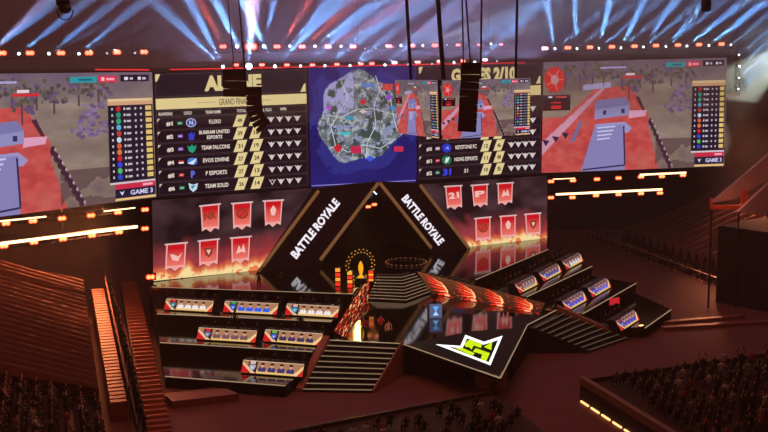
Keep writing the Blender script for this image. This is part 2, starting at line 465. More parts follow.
QL = [(-95, 74.6), (152, 72.0), (156.5, 197.0), (-93, 228.5)]
s = screen('led_screen', 'large angled battle picture screen cut off by the frame, beside the first ranking board', LW, QL, 'battle picture side screens')
cv = Canvas(LW); game_art(cv, QL, True, 170, 90); cv.build('display', s)
QR = [(543.5, 62.2), (726.8, 57.6), (724.0, 166.2), (541.5, 173.0)]
s = screen('led_screen', 'large battle picture screen with a round red minimap, beside the second ranking board', RW, QR, 'battle picture side screens')
cv = Canvas(RW); game_art(cv, QR, True, 140, 80); cv.build('display', s)

# ------------------------------------------------------------------ ranking boards
GO = rgb(232, 210, 150); TX = rgb(236, 222, 206); PANEL = rgb(27, 14, 25); LINE = rgb(78, 60, 66)
def board(quad, title, sub, rows, first_left, names):
    q = [Vector(p) for p in quad]; cv = Canvas(SW)
    def P(u, v):
        p = (q[0] * (1 - u) + q[1] * u) * (1 - v) + (q[3] * (1 - u) + q[2] * u) * v
        return (p.x, p.y)
    def pl(c, *uv, l=1): cv.poly([P(a, b) for a, b in uv], c, l)
    def B(u0, v0, u1, v1, c, l=1): pl(c, (u0, v0), (u0, v1), (u1, v1), (u1, v0), l=l)
    def T(s, u0, v0, u1, hh, c, l=4, bold=.03):
        a, b, d = P(u0, v0), P(u1, v0), P(u0, v0 - hh)
        cv.text(s, a, b, 1.0, c, l, bold, up=(d[0] - a[0], d[1] - a[1]))
    def frame(u0, v0, u1, v1, w=.004):
        k = 1.25
        B(u0, v0, u1, v0 + w * k, LINE, 2); B(u0, v1 - w * k, u1, v1, LINE, 2); B(u0, v0, u0 + w, v1, LINE, 2); B(u1 - w, v0, u1, v1, LINE, 2)
    cv.grid(quad, 20, 16, lambda u, v: mixc(rgb(16, 9, 18), rgb(22, 12, 22), u), 0)
    B(.01, .015, .99, .20, rgb(24, 15, 32), 1); frame(.01, .015, .99, .20)
    pl(GO, (.012, .018), (.012, .075), (.022, .075), (.045, .018), l=3)
    pl(GO, (.985, .197), (.985, .13), (.975, .13), (.95, .197), l=3)
    for a, b, sx in title: T(a, b, .165, sx, .125, GO, 4, .06)
    B(.01, .212, .99, .298, GO, 2); T(sub, .42, .282, .62, .052, rgb(78, 60, 52), 4, .01)
    B(.28, .253, .40, .257, rgb(150, 130, 96), 3); B(.64, .253, .76, .257, rgb(150, 130, 96), 3)
    B(.01, .308, .99, .36, rgb(22, 12, 22), 1); frame(.01, .308, .99, .36)
    for st, a, b in (('RANKING', .025, .115), ('LOGO', .19, .24), ('TEAM NAME', .33, .43), ('TOTAL', .535, .595), ('TOTAL KILLS', .66, .76), ('WIN', .815, .855)):
        T(st, a, .347, b, .026, TX, 4, .02)
    r0, rh = .364, .1034
    for k, (num, name, logo, flag, n1, n2, firstwin) in enumerate(rows):
        v0 = r0 + rh * k; v1 = v0 + rh - .006; vm = (v0 + v1) / 2
        B(.01, v0, .99, v1, PANEL, 1); frame(.01, v0, .99, v1, .0025)
        pl(rgb(220, 204, 196), (.015, v0 + .008), (.015, v0 + .035), (.022, v0 + .022), (.034, v0 + .008), l=3)
        T(num, .072, vm + .02, .115, .036, TX, 4, .04)
        B(.145, vm - .013, .178, vm + .013, flag, 3)
        if flag == rgb(206, 40, 48) and k == 3: B(.145, vm, .178, vm + .013, rgb(240, 236, 236), 4)
        else: B(.150, vm - .004, .172, vm + .004, mixc(flag, (1, 1, 1, 1), .45), 4)
        cx, cy = P(.235, vm)
        kind, lc = logo
        if kind == 'ring': cv.disc(cx, cy, 5.2, 4.4, rgb(196, 206, 240), 3); cv.disc(cx, cy, 4.4, 3.6, lc, 4); T('N', .222, vm + .018, .248, .036, rgb(206, 214, 250), 5)
        elif kind == 'crown': cv.poly([(cx - 3.6, cy - 3), (cx - 2.4, cy + 4.6), (cx + 2.4, cy + 4.6), (cx + 3.6, cy - 3), (cx + 1.5, cy - 1), (cx, cy - 4.4), (cx - 1.5, cy - 1)], lc, 3)
        elif kind == 'wing': cv.poly([(cx - 4.8, cy - 3), (cx - 3, cy + 2.5), (cx + .5, cy + 4.8), (cx + 3.4, cy + 1.8), (cx + 4.6, cy - 3.6), (cx + 2, cy - 1.6), (cx, cy - 4.2), (cx - 2, cy - 1.2)], lc, 3)
        elif kind == 'head': cv.disc(cx, cy, 5, 3.6, lc, 3); cv.poly([(cx - 5, cy + 2), (cx + 1, cy + 3), (cx + 4.6, cy - 3.5), (cx, cy - .5)], rgb(226, 236, 246), 4)
        elif kind == 'P': T('P', .222, vm + .03, .25, .058, lc, 4, .05)
        elif kind == 'shield': cv.poly([(cx - 4.8, cy - 4), (cx - 3.4, cy + 2), (cx, cy + 5), (cx + 3.6, cy + 2), (cx + 4.8, cy - 4), (cx, cy - 2.4)], rgb(196, 226, 236), 3); cv.poly([(cx - 2.6, cy - 1), (cx - 1, cy + 2), (cx + 2.6, cy - 2)], lc, 4)
        elif kind == 'disc': cv.disc(cx, cy, 4.8, 4.6, lc, 3); cv.poly([(cx - 2, cy + 1), (cx + 1, cy - 2.4), (cx + 2.6, cy + 1.6)], rgb(120, 140, 240), 4)
        elif kind == 'swirl': cv.disc(cx, cy, 4.8, 4.4, lc, 3); cv.poly([(cx - 2, cy + 3), (cx - 1, cy - 2), (cx + 3, cy - 3), (cx + 1, cy + 2)], rgb(226, 240, 232), 4)
        else: T(kind, .205, vm + .03, .27, .06, lc, 4, .05)
        ln = name.split('|')
        if not name: pass
        elif len(ln) == 1: w = min(.20, .0155 * len(name)); T(name, .39 - w / 2, vm + .016, .39 + w / 2, .034, TX, 4, .025)
        else: T(ln[0], .285, vm - .006, .485, .030, TX, 4, .025); T(ln[1], .335, vm + .036, .435, .030, TX, 4, .025)
        for a, st in ((.505, n1), (.61, n2)):
            pl(GO, (a + .03, v0 + .002), (a, v1), (a + .063, v1), (a + .093, v0 + .002), l=3)
            if st: T(st, a + .031, vm + .018, a + .062, .034, rgb(66, 44, 40), 5, .03)
        for j in range(4):
            cx, cy = P(.755 + .057 * j, vm); col = rgb(220, 206, 204)
            sh = [(cx - 3.7, cy - 2.6), (cx, cy + 3.6), (cx + 3.7, cy - 2.6), (cx + 1.2, cy - 1.2), (cx, cy - 2.4), (cx - 1.2, cy - 1.2)]
            cv.poly(sh, col, 3)
            if firstwin and j == 0: cv.poly([(cx + (x - cx) * .62, cy + (y - cy) * .62) for x, y in sh], PANEL, 4)
    return cv
BL = [(153.0, 72.2), (307.4, 68.0), (309.6, 187.4), (157.6, 198.4)]
s = screen('led_screen', 'dark ranking board listing teams one to six under gold lettering', SW, BL, 'team ranking boards')
gr, cy_, pu, rd = rgb(30, 140, 90), rgb(60, 150, 150), rgb(120, 90, 180), rgb(206, 40, 48)
cv = board(BL, [('ALPINE', .328, .70)], 'GRAND FINALS', [
    ('#1', 'FLUXO', ('ring', rgb(34, 50, 140)), gr, '49', '24', False),
    ('#2', 'BURIRAM UNITED|ESPORTS', ('crown', rgb(60, 60, 190)), pu, '39', '18', False),
    ('#3', 'TEAM FALCONS', ('wing', rgb(24, 160, 124)), pu, '31', '19', False),
    ('#4', 'EVOS DIVINE', ('head', rgb(70, 130, 220)), rd, '27', '24', False),
    ('#5', 'P ESPORTS', ('P', rgb(90, 110, 220)), rd, '27', '13', False),
    ('#6', 'TEAM SOLID', ('shield', rgb(40, 130, 150)), gr, '26', '14', True)], True, None)
cv.build('display', s)
BR = [(417.2, 64.9), (542.2, 61.2), (541.2, 173.6), (417.4, 182.2)]
s = screen('led_screen', 'dark ranking board listing teams seven to twelve behind the hanging screens', SW, BR, 'team ranking boards')
cv = board(BR, [('GAMES 2/10', .27, .79)], 'GRAND FINALS', [
    ('#7', '', ('ring', rgb(120, 40, 60)), gr, '24', '12', False),
    ('#8', '', ('crown', rgb(60, 60, 190)), pu, '21', '11', False),
    ('#9', '', ('wing', rgb(24, 160, 124)), gr, '19', '9', False),
    ('#10', 'KEYSTONE FC', ('disc', rgb(40, 54, 190)), rgb(196, 170, 180), '12', '6', False),
    ('#11', 'NONG ESPORTS', ('swirl', rgb(24, 120, 84)), rd, '11', '8', False),
    ('#12', 'S1', ('31', rgb(50, 70, 230)), rgb(40, 130, 110), '10', '5', False)], False, None)
cv.build('display', s)

# ------------------------------------------------------------------ island map
QM = [(308.4, 68.0), (416.4, 65.0), (416.6, 182.0), (310.6, 187.6)]
s = screen('led_screen', 'deep blue wall screen showing a round grey island map', SW, QM)
def map_color(u, v):
    x, y = (u - .48) / .40, (v - .43) / .375
    a = math.atan2(y, x); r = math.hypot(x, y)
    edge = 1.0 + .06 * math.sin(3 * a + 1) + .05 * math.sin(7 * a)
    sea = mixc(rgb(20, 17, 78), rgb(36, 32, 116), fbm(u * 4, v * 4) + .15 * (1 - abs(u - .5)))
    if r < edge * 1.28 and fbm(u * 5 + 3, v * 5) > .46: sea = mixc(sea, rgb(52, 58, 150), .5)
    if r > edge: return sea
    n = fbm(u * 14, v * 14); c = mixc(rgb(52, 62, 70), rgb(132, 140, 142), n * 1.9 - .45)
    if fbm(u * 40 + 1, v * 40 + 9, 2) > .60: c = mixc(c, rgb(196, 204, 208), .6)
    if fbm(u * 30 + 8, v * 30) > .58: c = rgb(140, 144, 180)
    if n < .36: c = rgb(64, 78, 74)
    if u < .42 and v < .38 and n > .5: c = rgb(170, 166, 216)
    return c
cv = Canvas(SW); cv.grid(QM, 96, 104, map_color, 0)
qm = [Vector(p) for p in QM]
def PM(u, v):
    p = (qm[0] * (1 - u) + qm[1] * u) * (1 - v) + (qm[3] * (1 - u) + qm[2] * u) * v; return (p.x, p.y)
for rd_ in ([(.30, .12), (.36, .26), (.28, .38), (.2, .5), (.24, .66), (.36, .72)], [(.62, .08), (.66, .2), (.6, .34), (.62, .5), (.54, .64), (.52, .78)], [(.16, .4), (.3, .42), (.44, .36), (.6, .36), (.8, .42)], [(.36, .72), (.5, .66), (.66, .7), (.8, .62)], [(.66, .2), (.76, .3), (.78, .42), (.82, .56)]):
    cv.line([PM(*p) for p in rd_], .7, rgb(214, 220, 228), 2)
for u, v, a, b, c in ((.50, .30, .045, .03, (206, 40, 54)), (.26, .68, .05, .045, (206, 36, 50)), (.43, .70, .05, .04, (198, 40, 80)), (.73, .18, .05, .035, (214, 70, 60)), (.74, .27, .05, .03, (150, 80, 210)), (.78, .36, .04, .025, (50, 150, 220)), (.37, .43, .04, .018, (40, 160, 190)), (.18, .34, .05, .018, (190, 80, 210)), (.83, .71, .045, .03, (200, 44, 80)), (.33, .56, .05, .016, (60, 190, 200)), (.56, .78, .05, .03, (60, 90, 220)), (.5, .38, .05, .018, (226, 200, 206)), (.55, .16, .06, .02, (90, 130, 210))):
    x, y = PM(u, v); cv.poly([(x - a * 105, y - b * 90), (x - a * 105, y + b * 90), (x + a * 105, y + b * 90), (x + a * 105, y - b * 90)] if v > 0 and (u * 100) % 2 > .9 else [(x - a * 90, y), (x, y + b * 110), (x + a * 90, y), (x, y - b * 110)], rgb(*c), 3)
rr = random.Random(8)
for k in range(90):
    a, b = rr.random() * 6.28, math.sqrt(rr.random()) * .95
    x, y = PM(.48 + .38 * b * math.cos(a), .43 + .36 * b * math.sin(a)); cv.disc(x, y, .5, .5, rr.choice([rgb(230, 236, 240), rgb(60, 66, 76), rgb(90, 130, 210)]), 3, 6)
cv.line([PM(.01, .985), PM(.99, .985)], .8, rgb(150, 140, 220), 2)
cv.build('display', s)

# ------------------------------------------------------------------ pennant screens under the boards
def banner_color(u, v):
    n = fbm(u * 6, v * 5); n2 = fbm(u * 16 + 2, v * 9 + 4)
    c = mixc(rgb(28, 13, 18), rgb(84, 58, 64), n * 1.5 - .45 + .12 * v)
    fl = .86 + .16 * (fbm(u * 14, 3.3) - .5) * 2
    if v > fl - .34: c = mixc(c, rgb(186, 60, 66), (v - fl + .34) / .42 * (.5 + n2))
    if v > fl - .03: c = mixc(c, rgb(240, 130, 76), (v - fl + .03) / .10)
    if v > fl + .04 and n2 > .36: c = mixc(c, rgb(255, 226, 160), (v - fl - .04) / .06)
    return c
def pennant(cv, quad, mark):
    "hanging flag drawn on a screen: bar, red cloth, forked pale foot, mark"
    q = [Vector(p) for p in quad]
    def P(u, v):
        p = (q[0] * (1 - u) + q[1] * u) * (1 - v) + (q[3] * (1 - u) + q[2] * u) * v; return (p.x, p.y)
    cv.poly([P(-.08, -.03), P(-.08, .03), P(1.08, .03), P(1.08, -.03)], rgb(226, 190, 190), 3)
    cv.poly([P(0, .02), P(0, .98), P(.25, .90), P(.5, 1.04), P(.75, .90), P(1, .98), P(1, .02)], rgb(244, 176, 172), 2)
    n = 8
    for k in range(n):
        a, b = .03 + .80 * k / n, .03 + .80 * (k + 1) / n
        cv.poly([P(.07, a), P(.07, b), P(.93, b), P(.93, a)], mixc(rgb(206, 20, 32), rgb(250, 128, 116), max(0, k / n - .15) * 1.1), 3)
    cv.poly([P(.07, .83), P(.25, .84), P(.5, .96), P(.75, .84), P(.93, .83)], rgb(248, 164, 156), 3)
    pale = rgb(250, 196, 186); gold = rgb(150, 60, 40)
    if mark == 'wing':
        cv.poly([P(.2, .38), P(.35, .62), P(.62, .68), P(.82, .36), P(.62, .5), P(.45, .42)], pale, 4)
    elif mark == 'ring':
        cv.disc(*P(.5, .42), (q[1] - q[0]).length * .32, (q[3] - q[0]).length * .20, gold, 4); cv.disc(*P(.5, .42), (q[1] - q[0]).length * .22, (q[3] - q[0]).length * .13, rgb(214, 50, 52), 5); cv.line([P(.34, .54), P(.66, .32)], 1.2, gold, 6)
    elif mark == 'blot':
        cv.poly([P(.5, .18), P(.68, .36), P(.6, .58), P(.4, .58), P(.32, .36)], pale, 4)
    elif mark == 'crest':
        cv.poly([P(.25, .3), P(.75, .3), P(.68, .56), P(.5, .68), P(.32, .56)], gold, 4); cv.poly([P(.38, .38), P(.62, .38), P(.5, .58)], pale, 5)
    elif mark == 'dart':
        cv.poly([P(.25, .64), P(.4, .3), P(.52, .5), P(.66, .26), P(.78, .62), P(.52, .58)], pale, 4)
    else:
        a, b, d = P(.16, .56), P(.84, .54), P(.16, .28); cv.text(mark, a, b, 1.0, pale if mark != 'NR' else gold, 4, .05, up=(d[0] - a[0], d[1] - a[1]))
def pennant_screen(quad, label, flags, nx, ny):
    s = screen('led_screen', label, SW, quad, 'pennant screens beside the arch')
    cv = Canvas(SW); cv.grid(quad, nx, ny, banner_color, 0)
    for a in flags: pennant(cv, *a)
    cv.build('display', s)
pennant_screen([(152, 200.5), (319, 187.5), (313, 264.5), (153.5, 281)], 'dim wall screen of six red pennants over flames under the first ranking board', [
    ([(200.4, 206), (219.2, 204), (219.0, 230), (201.8, 232)], 'NR'), ([(232.4, 203.5), (251.4, 202), (250.6, 228), (233.2, 229.5)], 'ring'), ([(264, 201), (282.4, 200), (280.6, 225.5), (265, 226.5)], 'blot'),
    ([(166.2, 244.5), (186.2, 242.6), (184.8, 269), (165, 270.6)], 'wing'), ([(199, 241), (218.2, 239), (217.4, 264.5), (199.2, 266.5)], 'crest'), ([(231.2, 238), (250, 236.4), (248.8, 261.5), (231.6, 263.5)], 'dart')], 110, 56)
pennant_screen([(420, 184.5), (547.2, 175.5), (547.2, 237.8), (470, 247.5)], 'wall screen of six red pennants over flames under the second ranking board', [
    ([(445, 186.5), (461, 185.6), (462, 208), (447, 209.5)], '21'), ([(471.6, 185.4), (487.4, 184.2), (487.2, 206), (473.6, 207)], 'P'), ([(497.4, 183.6), (512.6, 182.6), (512, 203.5), (498, 205)], 'dart'),
    ([(475.2, 218.5), (490.2, 217), (490.4, 241), (475.6, 242)], 'ring'), ([(500.2, 216.4), (515.4, 215.2), (515.4, 238), (500.8, 239)], 'blot'), ([(525, 214.4), (540, 213), (540.4, 235.4), (526.4, 236.6)], 'crest')], 110, 60)
# ------------------------------------------------------------------ upper deck, terraces, thrust platform
def px(pts, z): return [at_z(a, b, z) for a, b in pts]
def nudge(p, d): return Vector(p) + Vector(d)
dirL = (at_z(302, 384, Z3) - at_z(170, 373, Z3)).normalized()
UPC = [at_z(378, 274, ZD), at_z(401, 274, ZD), at_z(413, 271, ZD)]       # head of the upper stairs
LOC = [at_z(368, 300, ZP), at_z(406, 302, ZP), at_z(431, 293, ZP)]       # its foot
e0, e1 = at_z(152, 287, ZD), at_z(338, 293.5, ZD)                          # front edges of the upper deck
f0, f1 = at_z(494, 272, ZD), at_z(548, 249.5, ZD)
RTL, RTR = at_z(417, 271.4, ZD), at_z(545, 303, ZP + .55)                 # flame screen ramp on the right side of the thrust
RBL, RBR = at_z(432, 294, ZP), at_z(540, 314.5, ZP)
LTO, LTI = at_z(371, 274, ZD), at_z(368.5, 300, ZP)                        # and on the left
LBO, LBI = at_z(333, 331, ZP + .55), at_z(345, 338, ZP)
bk0, bk1 = SP0 - SW.ax * 1.0, SP1 + SW.ax * .5
FL, FR_, TIP, RN, RR_ = (at_z(330, 340, ZP), at_z(402, 343.5, ZP), at_z(500, 378, ZP), at_z(527, 325, ZP), at_z(556, 310, ZP))
SBL, SBR, SRN, SRF = at_z(303, 392, 0), at_z(372, 393, 0), at_z(588, 353, 0), at_z(626, 340, 0)
def plan_hit(a, b, c, d):
    "where the plan lines ab and cd meet: point and its share along cd"
    r, q = (b - a).xy, (d - c).xy; k = r.x * q.y - r.y * q.x
    w_ = (c - a).xy; t = (w_.x * q.y - w_.y * q.x) / k; u = (w_.x * r.y - w_.y * r.x) / k
    return a + (b - a) * t, u
def clip_end(far, near, line, gap):
    "end of the edge far->near where it meets the polyline, short of it by gap"
    best = None
    for c, d in zip(line, line[1:]):
        p, u = plan_hit(far, near, c, d)
        if -.001 <= u <= 1.001 and (best is None or (p - far).length < (best - far).length): best = p
    if best is None: return near
    p = best; d_ = (p - far).xy.to_3d().normalized()
    return flat(p - d_ * gap, far.z)
def flat(p, z): return Vector((p.x, p.y, z))
LINE_L = [LTO, LBO, FL, SBL + (SBL - FL).xy.to_3d() * .3]
LINE_R = [RTL, RTR, RR_, SRF + (SRF - RR_).xy.to_3d() * .3]
e1 = clip_end(e0, e1 + (e1 - e0) * .3, LINE_L, .12)
f0 = clip_end(f1, f0 + (f0 - f1) * .3, LINE_R, .12)
deck = empty('stage_deck', (UPC[0] + bk0) / 2, 'black mirror-glossy upper stage deck in front of the arch and pennant screens', 'stage')
MB().prism([(p.x, p.y) for p in (e0, e1, LTO, UPC[0], UPC[1], UPC[2], RTL, f0, f1, bk1, bk0)], 0, ZD).build('deck_floor', GLOSS, deck)
MB().bar(nudge(e0, (0, -.03, .01)), nudge(e1, (0, -.03, .01)), .05, .05).build('edge_strip', EDGE, deck)
MB().bar(nudge(f0, (.02, -.02, .01)), nudge(f1, (.02, -.02, .01)), .05, .05).build('edge_strip', EDGE, deck)

def terrace(p, q, b, c, z, label, group):
    o = empty('player_terrace', ((p + q) / 2).xy.to_3d(), label, 'stage terrace', group)
    MB().prism([(k.x, k.y) for k in (p, q, c, b)], 0, z, 0, 1).build('terrace_block', [RISER, TERR], o)
    n = (q - p).cross(Vector((0, 0, 1))).normalized() * .03
    MB().bar(p + n + Vector((0, 0, -.02)), q + n + Vector((0, 0, -.02)), .06, .06).build('edge_strip', EDGE, o)
    return o
a1, b1 = at_z(157, 313.5, Z1), at_z(337, 321.6, Z1)
a2, b2 = at_z(160, 342.2, Z2), at_z(326, 352, Z2)
a3, b3 = at_z(165, 376, Z3), at_z(306, 387, Z3)
b1, b2, b3 = (clip_end(a, b + (b - a) * .3, LINE_L, .75) for a, b in ((a1, b1), (a2, b2), (a3, b3)))
G_ = 'player terraces stepping down to the left'
def inset(p, q, k=.02): return p + (p - q) * 0
def flat(p, z): return Vector((p.x, p.y, z))
sep = Vector((0, -.08, 0))
terrace(a1, b1, flat(e0, 0) + sep, flat(e1, 0) + sep, Z1, 'top glossy terrace with three desks below the deck, by the ember ramp', G_)
terrace(a2, b2, flat(a1, 0) + sep, flat(b1, 0) + sep, Z2, 'middle glossy terrace with two player desks left of the thrust', G_)
terrace(a3, b3, flat(a2, 0) + sep, flat(b2, 0) + sep, Z3, 'lowest glossy terrace with a single player desk beside the wide front stairs', G_)
c1, d1 = at_z(526, 297, Z1), at_z(592, 266, Z1)
c2, d2 = at_z(572, 319.8, Z2), at_z(636, 283, Z2)
c3, d3 = at_z(634, 335.5, Z3), at_z(671, 309.5, Z3)
c1, c2, c3 = (clip_end(d, c + (c - d) * .4, LINE_R, .95) for c, d in ((c1, d1), (c2, d2), (c3, d3)))
sep = Vector((-.07, .04, 0))
G_ = 'player terraces stepping down to the right'
def terrace_r(p, q, b, c, z, label):
    # p near end, q far end of the front edge; b far, c near end of the back edge
    o = empty('player_terrace', ((p + q) / 2).xy.to_3d(), label, 'stage terrace', G_)
    MB().prism([(k.x, k.y) for k in (p, q, b, c)], 0, z, 0, 1).build('terrace_block', [RISER, TERR], o)
    n = (q - p).cross(Vector((0, 0, 1))).normalized() * .03
    MB().bar(p + n, q + n, .06, .06).build('edge_strip', EDGE, o)
terrace_r(c1, d1, flat(f1, 0) + Vector((.08, -.05, 0)), flat(f0, 0) + Vector((.08, -.05, 0)), Z1, 'top dark terrace with three tilted desks beside the flame ramp')
terrace_r(c2, d2, flat(d1, 0) + Vector((.08, -.05, 0)), flat(c1, 0) + Vector((.08, -.05, 0)), Z2, 'middle dark terrace with two tilted desks behind the narrow stairs')
terrace_r(c3, d3, flat(d2, 0) + Vector((.08, -.05, 0)), flat(c2, 0) + Vector((.08, -.05, 0)), Z3, 'lowest dark terrace with one tilted desk beside the narrow stairs')

# thrust platform with the emblem
thr = empty('thrust_platform', (TIP.xy.to_3d() + FL.xy.to_3d()) / 2, 'black glossy arrow-shaped thrust platform carrying a bright green emblem', 'stage')
MB().prism([(p.x, p.y) for p in (FL, FR_, TIP, RN, RR_, RBR, RBL, LOC[1], LOC[0], LBI)], ZP - .28, ZP, 0, 1).build('platform_top', [BLACK, GLOSS], thr)
MB().prism([(p.x, p.y) for p in (FL, FR_, at_z(466, 383, 0), at_z(512, 379, 0), RN, RR_, RBR, RBL, LOC[1], LOC[0], LBI)], 0, ZP - .28).build('platform_base', BLACK, thr)
for p, q in ((FL, FR_), (FR_, TIP), (TIP, RN), (RN, RR_)):
    n = (q - p).cross(Vector((0, 0, 1))).normalized() * .03
    MB().bar(p + n, q + n, .06, .06).build('edge_strip', EDGE, thr)
PNL = [at_z(x, y, ZP) for x, y in ((404.5, 344.6), (499.4, 376.4), (525.4, 327.4), (470, 331.5))]
MB().slab([p + Vector((0, 0, .006)) for p in PNL], Vector((0, 0, -.004))).build('emblem_panel', mat('dull_black_panel', rgb(20, 13, 12), .5, spec=.12), thr)
TOPP = Plane(Vector((0, 0, ZP + .01)), Vector((1, 0, 0)), Vector((0, 1, 0)))
cv = Canvas(TOPP, .006)
def LP(x, y): return (420 + x / 6.173, 320 + y / 6.173)
WH = rgb(255, 255, 255, 1.5); YG = rgb(206, 236, 24, 1.1); K = rgb(20, 20, 12)
O_ = [(95, 150), (250, 160), (280, 92), (395, 135), (510, 97), (435, 280)]
cv.poly([LP(*p) for p in O_][:0] or [LP(95, 150), LP(435, 280), LP(510, 97), LP(395, 135), LP(280, 92), LP(250, 160)], WH, 1)
cv.poly([LP(*p) for p in ((175, 166), (424, 262), (483, 124), (394, 153), (290, 114), (262, 176))], K, 2)
for pts in (((306, 120), (300, 168), (318, 184), (332, 158), (376, 174), (384, 152)), ((446, 135), (394, 168), (440, 187)), ((345, 175), (326, 196), (384, 214), (372, 246), (408, 256), (432, 206)), ((212, 174), (325, 222), (338, 206), (262, 174)), ((272, 150), (282, 168), (300, 168), (306, 125), (296, 128))):
    cv.poly([LP(*p) for p in pts], YG, 3)
cv.build('emblem_display', thr)
PLAT_BOX = at_z(491, 386.5, 0)
pb = empty('plinth_box', PLAT_BOX, 'brown rounded box tucked under the tip of the emblem platform', 'box')
m_ = MB(); m_.box((PLAT_BOX.x, PLAT_BOX.y + .3, .6), (2.3, 1.6, 1.2)).box((PLAT_BOX.x, PLAT_BOX.y + .3, 1.22), (2.0, 1.4, .06))
m_.build('box_body', mat('brown_panel', rgb(170, 110, 80), .5), pb)

# ------------------------------------------------------------------ stairs
TREAD = mat('dark_tread', rgb(34, 24, 22), .4)
RISE = mat('riser_olive', rgb(28, 22, 16), .6)
NOSE = mat('lit_nosing', rgb(150, 130, 100), .4, 0, emit=rgb(160, 138, 110), strength=.62)
NOSE_D = mat('dim_nosing', rgb(120, 110, 90), .4, 0, emit=rgb(120, 104, 84), strength=.45)
STRING = mat('stair_stringer', rgb(170, 112, 86), .5)
def stairs(label, top, bot, zt, zb, n, nose, stringers=(), group=None, noser=.06):
    "top and bot: matching polylines; steps between them"
    o = empty('stage_stairs', (flat(bot[0], zb) + flat(bot[-1], zb)) / 2, label, 'stairs', group)
    for k in range(n):
        t0, t1 = k / n, (k + 1) / n
        z = zt - (zt - zb) * (k + 1) / (n + 1)
        P0 = [a.lerp(b, t0) for a, b in zip(top, bot)]; P1 = [a.lerp(b, t1) for a, b in zip(top, bot)]
        st = MB()
        for i in range(len(top) - 1):
            b = [flat(P0[i], zb), flat(P1[i], zb), flat(P1[i + 1], zb), flat(P0[i + 1], zb)]
            st.hexa(b, [flat(p, z) for p in b])
        s_ = st.build('step', TREAD, o)
        ns = MB()
        for i in range(len(top) - 1):
            p, q = flat(P1[i], z), flat(P1[i + 1], z)
            nn = Vector((0, 0, 1)).cross(q - p).normalized() * -.03
            ns.bar(p + nn, q + nn, noser, noser)
        ns.build('nosing', nose, s_)
    for i, w, side in stringers:
        p, q = flat(top[i], zt), flat(bot[i], zb)
        d = (q - p).xy.to_3d().normalized(); sd = Vector((-d.y, d.x, 0)) * side
        a, b = p + sd * .03, q + sd * .03
        MB().hexa([flat(a, zb - 0), flat(b, zb), flat(b + sd * w, zb), flat(a + sd * w, zb)], [a + Vector((0, 0, .35)), b + Vector((0, 0, .25)), b + sd * w + Vector((0, 0, .25)), a + sd * w + Vector((0, 0, .35))]).build('stringer', STRING, o)
    return o
nud = Vector((0, -.07, 0))
stairs('wide front stairs with pale lit step edges leading down from the thrust platform', [FL + nud, FR_ + nud], [SBL, SBR], ZP, 0, 9, NOSE, ((0, .55, -1), (1, .12, 1)), 'stairs flanking the thrust platform')
nud = Vector((.06, -.04, 0))
stairs('narrow front stairs beside the tilted desks with thin lit step edges', [RN + nud, RR_ + nud], [SRN, SRF], ZP, 0, 9, NOSE_D, ((1, .7, 1),), 'stairs flanking the thrust platform', .05)
stairs('faceted dark stairs with lit edges climbing from the thrust to the upper deck', [p + Vector((0, -.05, 0)) for p in UPC], [p + Vector((0, .05, 0)) for p in LOC], ZD, ZP, 8, NOSE, (), None, .05)

# ------------------------------------------------------------------ flame screens sloping along both sides of the thrust
def quadpts(q, u, v): return (q[0] * (1 - u) + q[1] * u) * (1 - v) + (q[3] * (1 - u) + q[2] * u) * v
def ramp(label, q, draw, floor_z):
    o = empty('flame_screen_ramp', flat((q[2] + q[3]) / 2, floor_z), label, 'screen', 'sloping flame screens along the thrust')
    n = (q[1] - q[0]).cross(q[3] - q[0]).normalized()
    if n.z < 0: n = -n
    # wedge body under the screen
    MB().hexa([flat(p, 0) for p in q], [p - Vector((0, 0, .45)) for p in q]).build('ramp_body', BLACK, o)
    cols = []; v_ = []; f_ = []
    def add(pts, c, l):
        i = len(v_); v_.extend([tuple(quadpts(q, a, b) + n * .012 * l - world_loc(o)) for a, b in pts]); f_.append(tuple(range(i, i + len(pts)))); cols.append((c, len(pts)))
    draw(add)
    me = bpy.data.meshes.new('display'); me.from_pydata(v_, [], f_)
    at = me.color_attributes.new('Col', 'FLOAT_COLOR', 'CORNER')
    at.data.foreach_set('color', np.array([c for c, k in cols for _ in range(k)], dtype=np.float32).ravel())
    me.materials.append(display_mat()); d = bpy.data.objects.new('display', me); C.objects.link(d); d.parent = o
    return o
